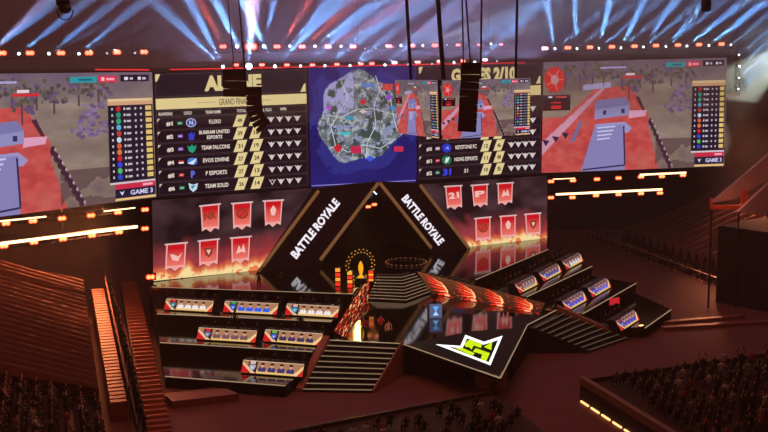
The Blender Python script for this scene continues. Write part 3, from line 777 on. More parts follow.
def draw_r(add):
    for k in range(24):
        for j in range(6):
            a, b = k / 24, j / 6; c = mixc(rgb(112, 62, 32), rgb(66, 26, 16), b); c = mixc(c, rgb(52, 14, 10), a * .6)
            add([(a, b), (a, b + 1 / 6), (a + 1 / 24, b + 1 / 6), (a + 1 / 24, b)], c, 0)
    r = random.Random(5)
    R1, R2, R3 = rgb(255, 44, 26, 1.25), rgb(255, 86, 50, 1.5), rgb(255, 180, 120, 1.5)
    for u0 in (.16, .41, .65, .89):
        for k in range(6):      # feathers fanning up and to the left from a bright curved root
            t = k / 5; bx, by = u0 + .018 * math.sin(t * 3.1) + .012, .34 + .46 * t
            L = .105 + .05 * math.sin(t * 2.6 + .3) + .010 * r.uniform(-1, 1); dv = -.32 + .50 * t
            tx, ty = bx - L, max(.03, by + dv)
            mx, my = bx - L * .62, by + dv * .62
            add([(bx, by - .03), (mx, my - .035), (tx, ty), (mx + .004, my + .05), (bx - .004, by + .04)], R1, 1)
            add([(bx, by - .016), (mx + .02, my - .005), (mx + .022, my + .025), (bx - .002, by + .02)], R2 if k % 2 else R3, 2)
        add([(u0 + .01, .24), (u0 + .034, .46), (u0 + .038, .68), (u0 + .012, .90), (u0 + .018, .66), (u0 + .016, .46)], R3, 3)
        add([(u0 - .03, .99), (u0 + .03, .97), (u0 + .034, .84), (u0 - .026, .86)], rgb(255, 96, 60, 1.4), 3)
        add([(u0 - .02, .96), (u0 + .022, .945), (u0 + .022, .885), (u0 - .02, .90)], rgb(255, 200, 160, 1.4), 4)
    for k in range(60):
        a, b = r.random(), r.random(); d = .006
        add([(a, b), (a - d, b + .05), (a + d, b + .06)], mixc(R1, R2, r.random()), 1)
ramp('long sloping screen of red flame wings running along the far side of the thrust', [RTL, RTR, RBR, RBL], draw_r, ZP)
def draw_l(add):
    r = random.Random(9)
    for k in range(24):
        for j in range(5):
            a, b = k / 24, j / 5; c = mixc(rgb(96, 36, 18), rgb(70, 20, 14), r.random())
            add([(a, b), (a, b + .2), (a + 1 / 24, b + .2), (a + 1 / 24, b)], c, 0)
    for k in range(150):
        a, b = r.random() * .97, r.random() * .92; L = r.uniform(.02, .07); w = r.uniform(.02, .05)
        add([(a, b), (a + L, b + w * .3), (a + L * .7, b + w * 1.6), (a - .01, b + w)], r.choice([rgb(246, 60, 36, 1.2), rgb(255, 120, 70, 1.3), rgb(255, 180, 120, 1.4), rgb(206, 36, 26)]), 1 + k % 3)
ramp('sloping screen of scattered red embers between upper stairs and wide stairs', [LTO + Vector((-.05, 0, 0)), LBO, LBI + Vector((0, .06, 0)), LTI + Vector((-.06, 0, 0))], draw_l, ZP)

# ------------------------------------------------------------------ the arch
ARCHP = SW.shift(1.1)
apx = (379, 181)
def arch_pt(x, y, off=0): return ARCHP.at(x, y, off)
arch = empty('stage_arch', flat((arch_pt(262, 267) + arch_pt(470, 249)) / 2, ZD), 'large dark triangular stage arch with gold edges and white lettering', 'arch')
PAN = mat('arch_panel', rgb(48, 34, 58), .4)
def fix(x, y):      # foot points rest on the deck
    p = arch_pt(x, y); 
    return p
wl = [fix(260, 268.5), fix(317, 188), fix(372, 182.5), fix(378, 181.5), fix(318, 261.5)]
wr = [fix(378, 181.5), fix(384, 182), fix(420, 183), fix(470.5, 250), fix(432, 249.5)]
def settle(ps):
    for p in ps:
        if p.z < ZD + 1.0: p.z = ZD
    return ps
settle(wl); settle(wr)
leg_l = MB().slab(wl, SW.n * -.7).build('arch_leg', PAN, arch)
leg_r = MB().slab(wr, SW.n * -.7).build('arch_leg', PAN, arch)
g = GOLD
def trim(a, b, w, parent):
    p, q = ARCHP.at(*a, .04), ARCHP.at(*b, .04)
    for k in (p, q):
        if k.z < ZD + .15: k.z = ZD + .12
    d = (q - p).normalized(); s = d.cross(SW.n).normalized() * w / 2
    MB().slab([p - s, q - s, q + s, p + s], SW.n * .08).build('gold_trim', mat('gold_lit_trim', rgb(170, 130, 84), .4, .4, emit=rgb(150, 108, 66), strength=.5), parent)
trim((262.5, 266), (318.5, 190.5), .32, leg_l); trim((320, 259.8), (378, 182.8), .32, leg_l)
trim((468.5, 248), (419.8, 185), .32, leg_r); trim((431, 247.8), (379.5, 182.8), .32, leg_r)
cvl = Canvas(ARCHP, .03); 
cvl.text('BATTLE ROYALE', (296.5, 259.6), (340.5, 203.6), 1.0, rgb(240, 232, 240, 1.15), 1, .045, up=(-6.6, -6.2)); cvl.build('lettering', leg_l)
cvr = Canvas(ARCHP, .03)
cvr.text('BATTLE ROYALE', (401.0, 199.4), (438.4, 246), 1.0, rgb(240, 232, 240, 1.15), 1, .045, up=(6.4, -5.6)); cvr.build('lettering', leg_r)
# tunnel behind the opening
tl, tp, tr = arch_pt(320, 260), arch_pt(378.6, 184), arch_pt(431, 249.5)
tl.z = tr.z = ZD
back = SW.n * -7
TUN = mat('tunnel_lining', rgb(58, 30, 18), .6, noise=.3, scale=.6)
MB().slab([tl, tp, tp + back, tl + back], Vector((-.15, 0, .1))).slab([tp, tr, tr + back, tp + back], Vector((.15, 0, .1))).slab([tl + back, tr + back, tp + back], back.normalized() * .2).build('tunnel_lining', TUN, arch)
MB().prism([(p.x, p.y) for p in (tl + Vector((0, .1, 0)), tr, tr + back, tl + back)], ZD - .1, ZD + .005).build('tunnel_floor', GLOSS, arch)
# ------------------------------------------------------------------ people: one continuous skinned body per pose
def person_mesh(name, joints, edges, head, seated=False):
    "joints: name -> (x, y, z, radius); faces +Y"
    keys = list(joints); idx = {k: i for i, k in enumerate(keys)}
    me = bpy.data.meshes.new(name); me.from_pydata([joints[k][:3] for k in keys], [(idx[a], idx[b]) for a, b in edges], [])
    ob = bpy.data.objects.new(name, me); C.objects.link(ob)
    sk = ob.modifiers.new('skin', 'SKIN'); sk.use_smooth_shade = True
    sub = ob.modifiers.new('sub', 'SUBSURF'); sub.levels = 1; sub.render_levels = 1
    for i, k in enumerate(keys):
        r = joints[k][3]; me.skin_vertices[0].data[i].radius = r if isinstance(r, tuple) else (r, r)
    me.skin_vertices[0].data[idx['pelvis']].use_root = True
    dg = bpy.context.evaluated_depsgraph_get(); dg.update()
    out = bpy.data.meshes.new_from_object(ob.evaluated_get(dg)); out.name = name
    bpy.data.objects.remove(ob)
    out.materials.clear()
    for m in (tinted_mat('clothing'), mat('skin', rgb(176, 120, 96), .6), mat('hair', rgb(28, 18, 14), .6), mat('trousers', rgb(26, 24, 30), .8), mat('shoes', rgb(30, 26, 26), .6)): out.materials.append(m)
    nz = joints['neck'][2]; hy = joints['head'][1]; hz_ = joints['head'][2]; pz = joints['pelvis'][2]
    hands = [Vector(joints[k][:3]) for k in keys if k.startswith('hand')]
    feet = [Vector(joints[k][:3]) for k in keys if k.startswith(('ankle', 'toe'))]
    legs = [Vector(joints[k][:3]) for k in keys if k.startswith(('knee', 'ankle'))]
    for p in out.polygons:
        c = p.center; m = 0
        if c.z > nz + .03: m = 2 if (c.z > hz_ + .055 or (c.y < hy - .03 and c.z > hz_ - .06)) else 1
        elif min((c - h_).length for h_ in hands) < .09: m = 1
        elif min((c - h_).length for h_ in feet) < .11: m = 4
        elif c.z < pz - .02 or min((c - h_).length for h_ in legs) < .2 or (seated and c.y > joints['pelvis'][1] + .14 and c.z < pz + .12): m = 3
        p.material_index = m; p.use_smooth = True
    return out
def body(pose):
    J, E = {}, []
    sit = pose.startswith('sit')
    pz = .52 if sit else .94
    lean = .06 if sit else 0
    J['pelvis'] = (0, 0, pz, (.15, .115)); J['waist'] = (0, lean * .4, pz + .2, (.135, .10)); J['chest'] = (0, lean, pz + .40, (.165, .115)); J['neck'] = (0, lean + .01, pz + .545, .058); J['head'] = (0, lean + .035, pz + .655, (.082, .098)); J['crown'] = (0, lean + .03, pz + .755, (.066, .08)); J['nose'] = (0, lean + .135, pz + .648, .018)
    E += [('pelvis', 'waist'), ('waist', 'chest'), ('chest', 'neck'), ('neck', 'head'), ('head', 'crown'), ('head', 'nose')]
    for s, n in ((-1, 'l'), (1, 'r')):
        J['shoulder' + n] = (s * .195, lean, pz + .47, .062)
        if pose == 'arms_up' or (pose == 'sit_wave' and s > 0): el, ha = (s * .30, .05, pz + .70), (s * .22, .10, pz + .95)
        elif sit: el, ha = (s * .27, .10, pz + .24), (s * .17, .34, pz + .17)
        elif pose == 'talk': el, ha = (s * .27, .06, pz + .24), (s * .10, .28, pz + .32)
        else: el, ha = (s * .27, -.02, pz + .20), (s * .27, .06, pz - .05)
        J['elbow' + n] = el + (.046,); J['wrist' + n] = tuple(Vector(el).lerp(Vector(ha), .85)) + (.033,); J['hand' + n] = ha + (.042,)
        tip = Vector(ha) + (Vector(ha) - Vector(el)).normalized() * .09; J['fingers' + n] = tuple(tip) + (.022,)
        th = Vector(ha) + Vector((-s * .045, .03, .0)); J['thumb' + n] = tuple(th) + (.014,)
        E += [('chest', 'shoulder' + n), ('shoulder' + n, 'elbow' + n), ('elbow' + n, 'wrist' + n), ('wrist' + n, 'hand' + n), ('hand' + n, 'fingers' + n), ('hand' + n, 'thumb' + n)]
        if sit: hp, kn, an = (s * .10, .06, pz - .02), (s * .13, .45, pz + .0), (s * .13, .42, .09)
        elif pose == 'walk': hp, kn, an = (s * .10, 0, pz - .06), (s * .10, s * .10 + .05, .50), (s * .10, s * .22 - .04, .09)
        else: hp, kn, an = (s * .10, 0, pz - .06), (s * .11, .02, .50), (s * .12, -.01, .09)
        J['hip' + n] = hp + (.10,); J['knee' + n] = kn + (.066,); J['ankle' + n] = an + (.045,); J['toe' + n] = (an[0], an[1] + .17, .045, .042)
        E += [('pelvis', 'hip' + n), ('hip' + n, 'knee' + n), ('knee' + n, 'ankle' + n), ('ankle' + n, 'toe' + n)]
    return person_mesh('person', J, E, None, sit)
POSES = {k: body(k) for k in ('sit', 'sit_wave', 'stand', 'talk', 'arms_up', 'walk')}
def person(pose, loc, face, label, group=None, color=(.02, .02, .025), scale=1.0):
    "face: direction in plan the person looks"
    o = bpy.data.objects.new('person', POSES[pose]); C.objects.link(o)
    o.location = loc; o.rotation_euler = (0, 0, math.atan2(face[1], face[0]) - math.pi / 2)
    o.scale = (scale,) * 3
    o.color = tuple(color) + (1,)
    tag(o, label, 'person', group)
    return o
# ------------------------------------------------------------------ player desks with lit fronts
MON = mat('monitor_black', rgb(18, 16, 18), .4)
SCR_BACK = mat('desk_top', rgb(40, 26, 24), .5)
def flat_display(o, q, n, draw, name='display'):
    v_, f_, cols = [], [], []
    def add(pts, c, l=1):
        i = len(v_); v_.extend([tuple(quadpts(q, a, b) + n * .008 * (l + 1) - world_loc(o)) for a, b in pts]); f_.append(tuple(range(i, i + len(pts)))); cols.append((c, len(pts)))
    draw(add)
    me = bpy.data.meshes.new(name); me.from_pydata(v_, [], f_)
    at = me.color_attributes.new('Col', 'FLOAT_COLOR', 'CORNER')
    at.data.foreach_set('color', np.array([c for c, k in cols for _ in range(k)], dtype=np.float32).ravel())
    me.materials.append(display_mat()); d = bpy.data.objects.new(name, me); C.objects.link(d); d.parent = o
    return d
def team_art(jersey, logo, flag, backdrop, side):
    def draw(add):
        def B(u0, v0, u1, v1, c, l=1): add([(u0, v0), (u0, v1), (u1, v1), (u1, v0)], c, l)
        B(0, 0, 1, 1, backdrop, 0)
        B(0, .72, 1, 1, rgb(232, 190, 112, 1.05), 1)
        add([(0, .30), (0, 1), (.16, 1)], rgb(214, 30, 34), 2); add([(0, .12), (0, .32), (.16, 1), (.24, 1)], rgb(240, 196, 150), 3)
        add([(1, .30), (.90, 1), (1, 1)], rgb(220, 34, 34), 2); add([(1, .15), (.84, .98), (.91, 1), (1, .45)], rgb(246, 206, 150), 3)
        B(.10, 0, .245, .92, rgb(34, 24, 30), 2); B(.10, .92, .245, 1, rgb(120, 40, 36), 2)
        B(.125, .04, .215, .26, flag, 3)
        add([(.115, .36), (.13, .66), (.17, .84), (.215, .66), (.23, .36), (.17, .30)], logo, 4); add([(.145, .5), (.17, .7), (.2, .48)], mixc(logo, (1, 1, 1, 1), .5), 5)
        for k in range(4):
            c = .335 + .155 * k; r = k * .37
            add([(c - .065, .84), (c + .065, .84), (c + .06, .56), (c + .03, .46), (c - .03, .46), (c - .06, .56)], jersey, 3)
            add([(c - .012, .48), (c + .012, .48), (c, .6)], rgb(200, 150, 130), 4)
            add([(c + .032 * math.cos(t * math.pi / 4), .33 + .17 * math.sin(t * math.pi / 4)) for t in range(8)], rgb(214, 160, 140), 4)
            add([(c - .034, .30), (c + .034, .30), (c + .028, .16), (c, .11), (c - .028, .16)], rgb(44, 26, 28), 5)
        B(0, 0, 1, .035, rgb(240, 214, 180), 6) if side == 'L' else None
    return draw
chair = None
def make_chair():
    o = empty('gaming_chair', (0, 0, 0), 'dark gaming chair', 'chair')
    MB().box((0, 0, .46), (.5, .48, .1)).build('seat', BLACK, o, False)
    MB().hexa([Vector((-.26, -.24, .5)), Vector((.26, -.24, .5)), Vector((.26, -.16, .5)), Vector((-.26, -.16, .5))], [Vector((-.2, -.38, 1.28)), Vector((.2, -.38, 1.28)), Vector((.2, -.30, 1.28)), Vector((-.2, -.30, 1.28))]).build('backrest', BLACK, o, False)
    b = MB().tube([(0, 0, .06), (0, 0, .42)], .035)
    for k in range(5): b.bar((0, 0, .06), (.3 * math.cos(k * 1.2566), .3 * math.sin(k * 1.2566), .03), .05, .05)
    b.build('swivel_base', DARK, o, False)
    return o
def desk(label, bl, br, z, art, who, nplayers, group, chair_label, depth=.55, lean=.55, hh=.80, jersey=(.02, .02, .03)):
    global chair
    p, q = at_z(*bl, z + .10), at_z(*br, z + .10)
    w = (q - p); wn = w.normalized(); n = wn.cross(Vector((0, 0, 1))).normalized()          # towards the audience
    up = Vector((0, 0, hh)) - n * lean
    a, b = flat(p, z), flat(q, z)
    o = empty('player_desk', (a + b) / 2, label, 'desk', group)
    bk = -n * (lean + depth)
    pts_b = [a, b, b + bk, a + bk]; pts_m = [p, q, flat(b + bk, z + .1), flat(a + bk, z + .1)]
    m = MB().hexa(pts_b, pts_m).hexa(pts_m, [p + up - n * .0, q + up, flat(b + bk, z + .1 + hh), flat(a + bk, z + .1 + hh)])
    m.build('desk_body', MON, o)
    MB().hexa([k + Vector((0, 0, .005)) for k in (p + up - n * .04, q + up - n * .04, flat(b + bk, z + .1 + hh), flat(a + bk, z + .1 + hh))], [k + Vector((0, 0, .045)) for k in (p + up - n * .04, q + up - n * .04, flat(b + bk * 1.12, z + .1 + hh), flat(a + bk * 1.12, z + .1 + hh))]).build('table_top', SCR_BACK, o)
    fn = w.cross(up).normalized()
    if fn.dot(n) < 0: fn = -fn
    i0 = .012
    flat_display(o, [p + up - fn * 0, q + up, q, p], fn, art)
    L = w.length; ang = math.atan2(wn.y, wn.x)
    for k in range(4):
        t = (k + .55) / 4.1 + .04
        c = p + w * t - n * (lean + depth * .45)
        mo = MB().box((c.x, c.y, z + hh + .17), (.24, .02, .14), ang).bar((c.x, c.y, z + hh + .135), (c.x, c.y, z + hh + .145), .12, .12)
        mo.build('handset_stand', MON, o)
    for k in range(nplayers):
        t = (k + .55) / 4.1 + .04
        c = p + w * t - n * (lean + depth + .72); c = flat(c, z)
        fc = n
        if chair is None: chair = make_chair(); ch = chair
        else: ch = copy_tree(chair)
        ch.location = c + Vector((0, 0, .0)); ch.rotation_euler = (0, 0, math.atan2(fc.y, fc.x) - math.pi / 2)
        tag(ch, '%s from left, %s' % (_ONE[k + 1], chair_label), 'chair', 'gaming chairs behind ' + group + ' ' + who)
        person('sit', c + Vector((0, 0, .02)), fc, '%s player from the left in dark clothes behind the %s' % (_ONE[k + 1], who), 'players behind the ' + who, jersey)
    return o
BGL = rgb(176, 126, 92)
WHJ, BLJ, DKJ = rgb(240, 232, 232, 1.05), rgb(30, 96, 226, 1.1), rgb(66, 52, 110)
GL = 'player desks left of the thrust'; GR = 'player desks right of the thrust'
for lab, bl, br, z, art, who in (
    ('player desk showing four white jerseys and a red flag, outermost on its terrace', (164, 309.3), (211.5, 312), Z1, team_art(WHJ, rgb(70, 130, 140), rgb(226, 40, 44), BGL, 'L'), 'red-flag desk of white jerseys'),
    ('player desk showing bright blue jerseys on its lit front', (223, 311.8), (276.5, 314.6), Z1, team_art(BLJ, rgb(50, 90, 210), rgb(50, 160, 90), BGL, 'L'), 'blue jersey desk'),
    ('player desk showing four white jerseys and a blue crest, beside the ember ramp', (285, 314.6), (337.5, 317.6), Z1, team_art(WHJ, rgb(60, 150, 200), rgb(230, 170, 170), BGL, 'L'), 'blue-crest desk of white jerseys'),
    ('player desk showing a red flag over a grey crest on the middle terrace', (196.5, 339), (255, 342.6), Z2, team_art(rgb(120, 84, 96), rgb(110, 110, 150), rgb(226, 36, 40), BGL, 'L'), 'grey-crest desk'),
    ('player desk showing dark jerseys and a green flag on the middle terrace', (263, 341), (320.5, 345.6), Z2, team_art(rgb(64, 50, 92), rgb(70, 90, 190), rgb(110, 180, 60), BGL, 'L'), 'green-flag desk'),
    ('player desk showing navy jerseys, alone on the terrace beside the wide stairs', (241, 372.3), (302, 377), Z3, team_art(DKJ, rgb(180, 170, 190), rgb(236, 190, 190), BGL, 'L'), 'navy jersey desk')):
    desk(lab, bl, br, z, art, who, 4, GL, 'dark gaming chair behind the ' + who)
BGR = rgb(120, 84, 84)
for lab, bl, br, z, art, who in (
    ('tilted player desk showing grey jerseys, nearest the flame ramp', (520, 293.4), (538.5, 284), Z1, team_art(rgb(150, 130, 140), rgb(170, 60, 60), rgb(180, 50, 50), BGR, 'R'), 'grey jersey desk'),
    ('tilted player desk showing blue jerseys, middle of three beside the pennant screen', (544, 281.4), (562, 271.6), Z1, team_art(rgb(70, 80, 170), rgb(110, 110, 200), rgb(90, 90, 150), BGR, 'R'), 'blue figure desk'),
    ('tilted player desk showing white jerseys, farthest from the flame ramp', (567, 269.6), (583.6, 260.6), Z1, team_art(rgb(222, 214, 226), rgb(130, 100, 110), rgb(150, 90, 90), BGR, 'R'), 'far white jersey desk'),
    ('tilted player desk showing violet jerseys, just behind the narrow stairs', (567.5, 311), (587.5, 299.8), Z2, team_art(rgb(80, 70, 220), rgb(60, 70, 220), rgb(130, 90, 130), rgb(140, 100, 104), 'R'), 'violet jersey desk'),
    ('tilted player desk showing blue and white jerseys, far end of the middle terrace', (593, 297.4), (611.5, 286.6), Z2, team_art(rgb(110, 104, 230), rgb(60, 60, 210), rgb(120, 90, 140), rgb(140, 100, 104), 'R'), 'far blue and white desk'),
    ('tilted player desk with royal blue jerseys, alone on the lowest right terrace', (621.5, 331), (639.5, 319.4), Z3, team_art(rgb(60, 60, 200), rgb(80, 80, 200), rgb(170, 70, 80), rgb(150, 108, 104), 'R'), 'royal blue jersey desk')):
    desk(lab, bl, br, z, art, who, 4, GR, 'dark gaming chair behind the ' + who)
# people standing and sitting around the desks
for pose, xy, z, face, lab in (
    ('stand', (235, 330), Z2, (-.3, -1), 'dark figure standing in front of the blue jersey desk'),
    ('stand', (301, 335.5), Z2, (.2, 1), 'dark figure standing in front of the blue-crest desk with a pale shoulder'),
    ('talk', (282, 290), ZD, (-.5, -1), 'dark figure standing at the deck edge by the reflected lettering'),
    ('stand', (259, 288.5), ZD, (-.5, -1), 'dark figure on the deck edge in front of the flame screen')):
    person(pose, at_z(*xy, z), face, lab)
p = at_z(614, 315, Z3)
o = empty('red_monitor', p, 'small red lit monitor on the lowest right terrace beside the royal blue desk', 'monitor')
MB().box((p.x, p.y, Z3 + .55), (.6, .4, 1.1)).build('stand_body', MON, o)
MB().box((p.x, p.y - .12, Z3 + 1.3), (1.1, .08, .6), .5).build('screen', mat('red_screen', rgb(120, 20, 24), .4, 0, emit=rgb(206, 36, 48), strength=.9), o)
p = at_z(641, 327, Z3)
o = empty('floor_lamp', p + Vector((0, 0, 0)), 'small warm floor lamp glowing at the outer foot of the royal blue desk', 'lamp')
MB().box((p.x, p.y, Z3 + .06), (.5, .3, .12), .7).build('lamp_body', MON, o)
MB().box((p.x, p.y, Z3 + .14), (.42, .22, .05), .7).build('lens', mat('floor_lamp_lens', (1, .6, .3, 1), .5, 0, emit=rgb(255, 170, 110), strength=4), o)

# ------------------------------------------------------------------ on the deck and the thrust
T = at_z(361, 283, ZD)
o = empty('trophy', T, 'tall glowing golden trophy under the arch inside the bulb ring', 'trophy')
GG = mat('gold_painted_glow', rgb(230, 170, 50), .3, .6, emit=rgb(255, 176, 30), strength=1.0)  # emission stands in for the spotlit shine on the gold
MB().tube([T, T + Vector((0, 0, .5))], .55, 12).build('plinth', BLACK, o)
MB().tube([T + Vector((0, 0, z)) for z in (.5, .6, .75, 1.0, 1.3, 1.6, 1.85, 2.0)], [.30, .26, .10, .16, .24, .22, .12, .04], 12).build('cup', GG, o)
MB().tube([T + Vector((0, 0, z)) for z in (.95, 1.2, 1.5, 1.75)], [.10, .2, .14, .03], 10).build('painted_glow', mat('painted_glow_core', rgb(255, 220, 120), .4, 0, emit=rgb(255, 226, 130), strength=2.2), o)  # bright inner shape imitates spotlight glare, no flame burns here
RC = at_z(358, 284, ZD) + Vector((.2, .9, 0))
o = empty('bulb_ring', RC, 'upright ring of small golden bulbs standing behind the trophy', 'light ring')
R_ = 1.45
def circ(c, r, n, ax=SW.ax, ay=Vector((0, 0, 1)), a0=0, a1=2 * math.pi): return [c + ax * r * math.cos(a0 + (a1 - a0) * k / n) + ay * r * math.sin(a0 + (a1 - a0) * k / n) for k in range(n + 1)]
cc = RC + Vector((0, 0, R_ + .1))
MB().tube(circ(cc, R_, 36), .05, 6, cap=False).tube(circ(cc, R_ * .78, 30), .04, 6, cap=False).build('ring_frame', DARK, o)
GB = mat('gold_bulb', rgb(255, 200, 90), .4, 0, emit=rgb(255, 190, 70), strength=.6)
for k in range(44):
    a = 2 * math.pi * (k + .5) / 44
    r = R_ if k % 2 else R_ * .82
    c = cc + SW.ax * r * math.cos(a) + Vector((0, 0, r * math.sin(a))) + SW.n * .06
    MB().ball(c, .06, 6).build('bulb', GB, o)
RC2 = at_z(406, 263, ZD)
o = empty('bulb_ring', RC2, 'dim flat ring of bulbs lying on the deck in the arch mouth', 'light ring')
MB().tube([RC2 + Vector((2.0 * math.cos(2 * math.pi * k / 36), 2.0 * math.sin(2 * math.pi * k / 36), .06)) for k in range(37)], .05, 6, cap=False).build('ring_frame', DARK, o)
GD = mat('dim_bulb', rgb(150, 110, 80), .4, 0, emit=rgb(130, 84, 54), strength=.7)
for k in range(24):
    a = 2 * math.pi * k / 24; MB().ball(RC2 + Vector((2 * math.cos(a), 2 * math.sin(a), .12)), .08, 6).build('bulb', GD, o)
for x, y, hgt, lab in ((338, 286, 1.7, 'red and amber light column at the left of the bulb ring'), (350, 289, 1.5, 'shorter red light column in front of the bulb ring'), (371, 281, 1.0, 'small amber light column right of the trophy')):
    p = at_z(x, y, ZD)
    if y == 289: p = at_z(x, 287.5, ZD)
    o = empty('light_column', p, lab, 'stage light')
    MB().box((p.x, p.y, hgt / 2 + ZD), (.5, .35, hgt)).build('column_body', MON, o)
    n_ = 4
    for k in range(n_):
        z = ZD + hgt * (k + .5) / n_
        MB().box((p.x, p.y - .2, z), (.42, .05, hgt / n_ * .7)).build('lamp', mat('amber_cell', (1, .6, .2, 1), .5, 0, emit=rgb(255, 150, 50), strength=1.3) if (k + x) % 2 else mat('red_cell', (1, .2, .1, 1), .5, 0, emit=rgb(240, 40, 30), strength=1.3), o)
for x, y, rr_, lab in ((402, 277, 0, ''),):
    pass
p = at_z(435, 318, ZP)
o = empty('display_pedestal', p, 'grey pedestal with a glowing blue hourglass sign on the thrust platform', 'pedestal')
a_ = math.radians(8)
MB().box((p.x, p.y + .45, ZP + .62), (1.12, .9, 1.24), a_).build('pedestal_body', mat('pedestal_grey', rgb(96, 90, 110), .4), o)
ax_ = Vector((math.cos(a_), math.sin(a_), 0)); n_ = Vector((math.sin(a_), -math.cos(a_), 0)); c_ = Vector((p.x, p.y + .45, ZP + .62)) + n_ * .46
q_ = [c_ - ax_ * .54 + Vector((0, 0, .6)), c_ + ax_ * .54 + Vector((0, 0, .6)), c_ + ax_ * .54 - Vector((0, 0, .6)), c_ - ax_ * .54 - Vector((0, 0, .6))]
def hour(add):
    add([(0, 0), (0, 1), (1, 1), (1, 0)], rgb(92, 96, 128), 0)
    add([(.22, .14), (.5, .55), (.78, .14), (.6, .22), (.5, .12), (.4, .22)], rgb(90, 170, 255, 1.2), 1)
    add([(.25, .84), (.5, .48), (.75, .84)], rgb(120, 190, 255, 1.2), 1); add([(.42, .78), (.5, .62), (.58, .78)], rgb(226, 240, 255, 1.2), 2)
flat_display(o, q_, n_, hour, 'hourglass_sign')
t = Vector((p.x, p.y + .45, ZP + 1.24))
o = empty('trophy', t, 'small dark bronze trophy standing on the hourglass pedestal', 'trophy')
BRZ = mat('bronze', rgb(150, 110, 90), .35, .8)
MB().tube([t + Vector((0, 0, z)) for z in (0, .08, .1)], [.22, .2, .1], 10).build('base', BLACK, o)
MB().tube([t + Vector((0, 0, z)) for z in (.08, .2, .4, .62, .8)], [.06, .07, .2, .27, .24], 12).build('cup', BRZ, o)
for s_ in (-1, 1): MB().tube([t + Vector((s_ * .24, 0, .7)), t + Vector((s_ * .4, 0, .64)), t + Vector((s_ * .36, 0, .45)), t + Vector((s_ * .2, 0, .4))], .03, 6).build('handle', BRZ, o)
person('talk', at_z(381, 336, ZP), (.3, -1), 'performer in a bright red top on the thrust platform', color=(.75, .05, .03))
person('stand', at_z(388.5, 341.5, ZP), (.4, -1), 'performer in a pale top standing at the head of the wide stairs', color=(.9, .5, .36))
person('walk', at_z(364, 338, ZP), (-.6, -1), 'performer in dark red clothes nearest the ember ramp', color=(.45, .03, .02))
sp = bpy.data.lights.new('performer_spot', 'SPOT'); sp.energy = 8000; sp.color = (1, .6, .4); sp.spot_size = math.radians(9); sp.spot_blend = .8
l = bpy.data.objects.new('performer_spot', sp); C.objects.link(l); l.location = (-3, 70, 28); l.rotation_euler = (at_z(382, 339, ZP) - l.location).to_track_quat('-Z', 'Y').to_euler()
# ------------------------------------------------------------------ lamps
def make_blinder(lens, ring):
    o = empty('blinder_lamp', (0, 0, 0))
    MB().box((0, .18, .0), (.86, .26, .56)).build('housing', DARK, o, False)
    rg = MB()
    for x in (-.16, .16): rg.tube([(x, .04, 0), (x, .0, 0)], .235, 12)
    rg.build('halo_ring', ring, o, False)  # glowing discs imitate the red halo round each lens
    b = MB()
    for x in (-.15, .15): b.tube([(x, -.005, 0), (x, -.05, 0)], .15, 12)
    b.build('lens', lens, o, False)
    MB().bar((0, .16, .22), (0, .16, .42), .08).build('clamp', DARK, o, False)
    return o
def make_spot(lens, r):
    o = empty('moving_head_lamp', (0, 0, 0))
    MB().box((0, .25, -.16), (.30, .24, .14)).build('base', DARK, o, False)
    b = MB()
    for x in (-.17, .17): b.bar((x, .25, -.14), (x, .25, .12), .05, .12)
    b.bar((-.17, .25, -.12), (.17, .25, -.12), .05, .12)
    b.build('yoke', DARK, o, False)
    MB().tube([(0, .38, .02), (0, .12, .02), (0, .04, .02)], [.10, .13, .14], 12).build('head', DARK, o, False)
    MB().tube([(0, .035, .02), (0, .0, .02)], r, 12).build('lens', lens, o, False)
    return o
_bl = {}; 
def lamp(kind, pos, facing, label, group, scale=1.0):
    "facing: yaw of the lamp (0 faces -Y)"
    if kind not in _bl:
        _bl[kind] = {'red': lambda: make_blinder(WARM_L, RED_HALO), 'pink': lambda: make_blinder(PINK_L, RED_HALO), 'white': lambda: make_spot(WHITE_L, .11), 'blue': lambda: make_spot(BLUE_L, .15), 'faint': lambda: make_spot(mat('faint_lamp', (1, 1, 1, 1), .4, 0, emit=(.8, .8, 1, 1), strength=1.2), .09)}[kind]()
        o = _bl[kind]
    else: o = copy_tree(_bl[kind])
    o.location = pos; o.rotation_euler = (0, 0, facing); o.scale = (scale,) * 3
    tag(o, nth(label, 'top' if 'upright' in label else 'left') if group else label, 'stage light', group)
    return o
BEAMS = []
def beam(parent, plane, src, dst, power, color, deg, lean=.0):
    "spotlight of a moving head: from src towards dst (both places in the photograph on the lamp's own plane), leaning to the audience"
    a, b = plane.at(*src), plane.at(*dst)
    d = (b - a).normalized() + plane.n * lean
    l = bpy.data.lights.new('beam', 'SPOT'); l.energy = power * 2.1; l.color = color; l.spot_size = math.radians(deg * 1.45); l.spot_blend = 1.0; l.shadow_soft_size = .15
    o = bpy.data.objects.new('beam', l); C.objects.link(o); o.parent = parent
    M = parent.matrix_basis
    w = a + d.normalized() * .45
    inv = Matrix.LocRotScale(parent.location, parent.rotation_euler, parent.scale).inverted()
    o.matrix_basis = inv @ (Matrix.Translation(w) @ d.to_track_quat('-Z', 'Y').to_matrix().to_4x4())
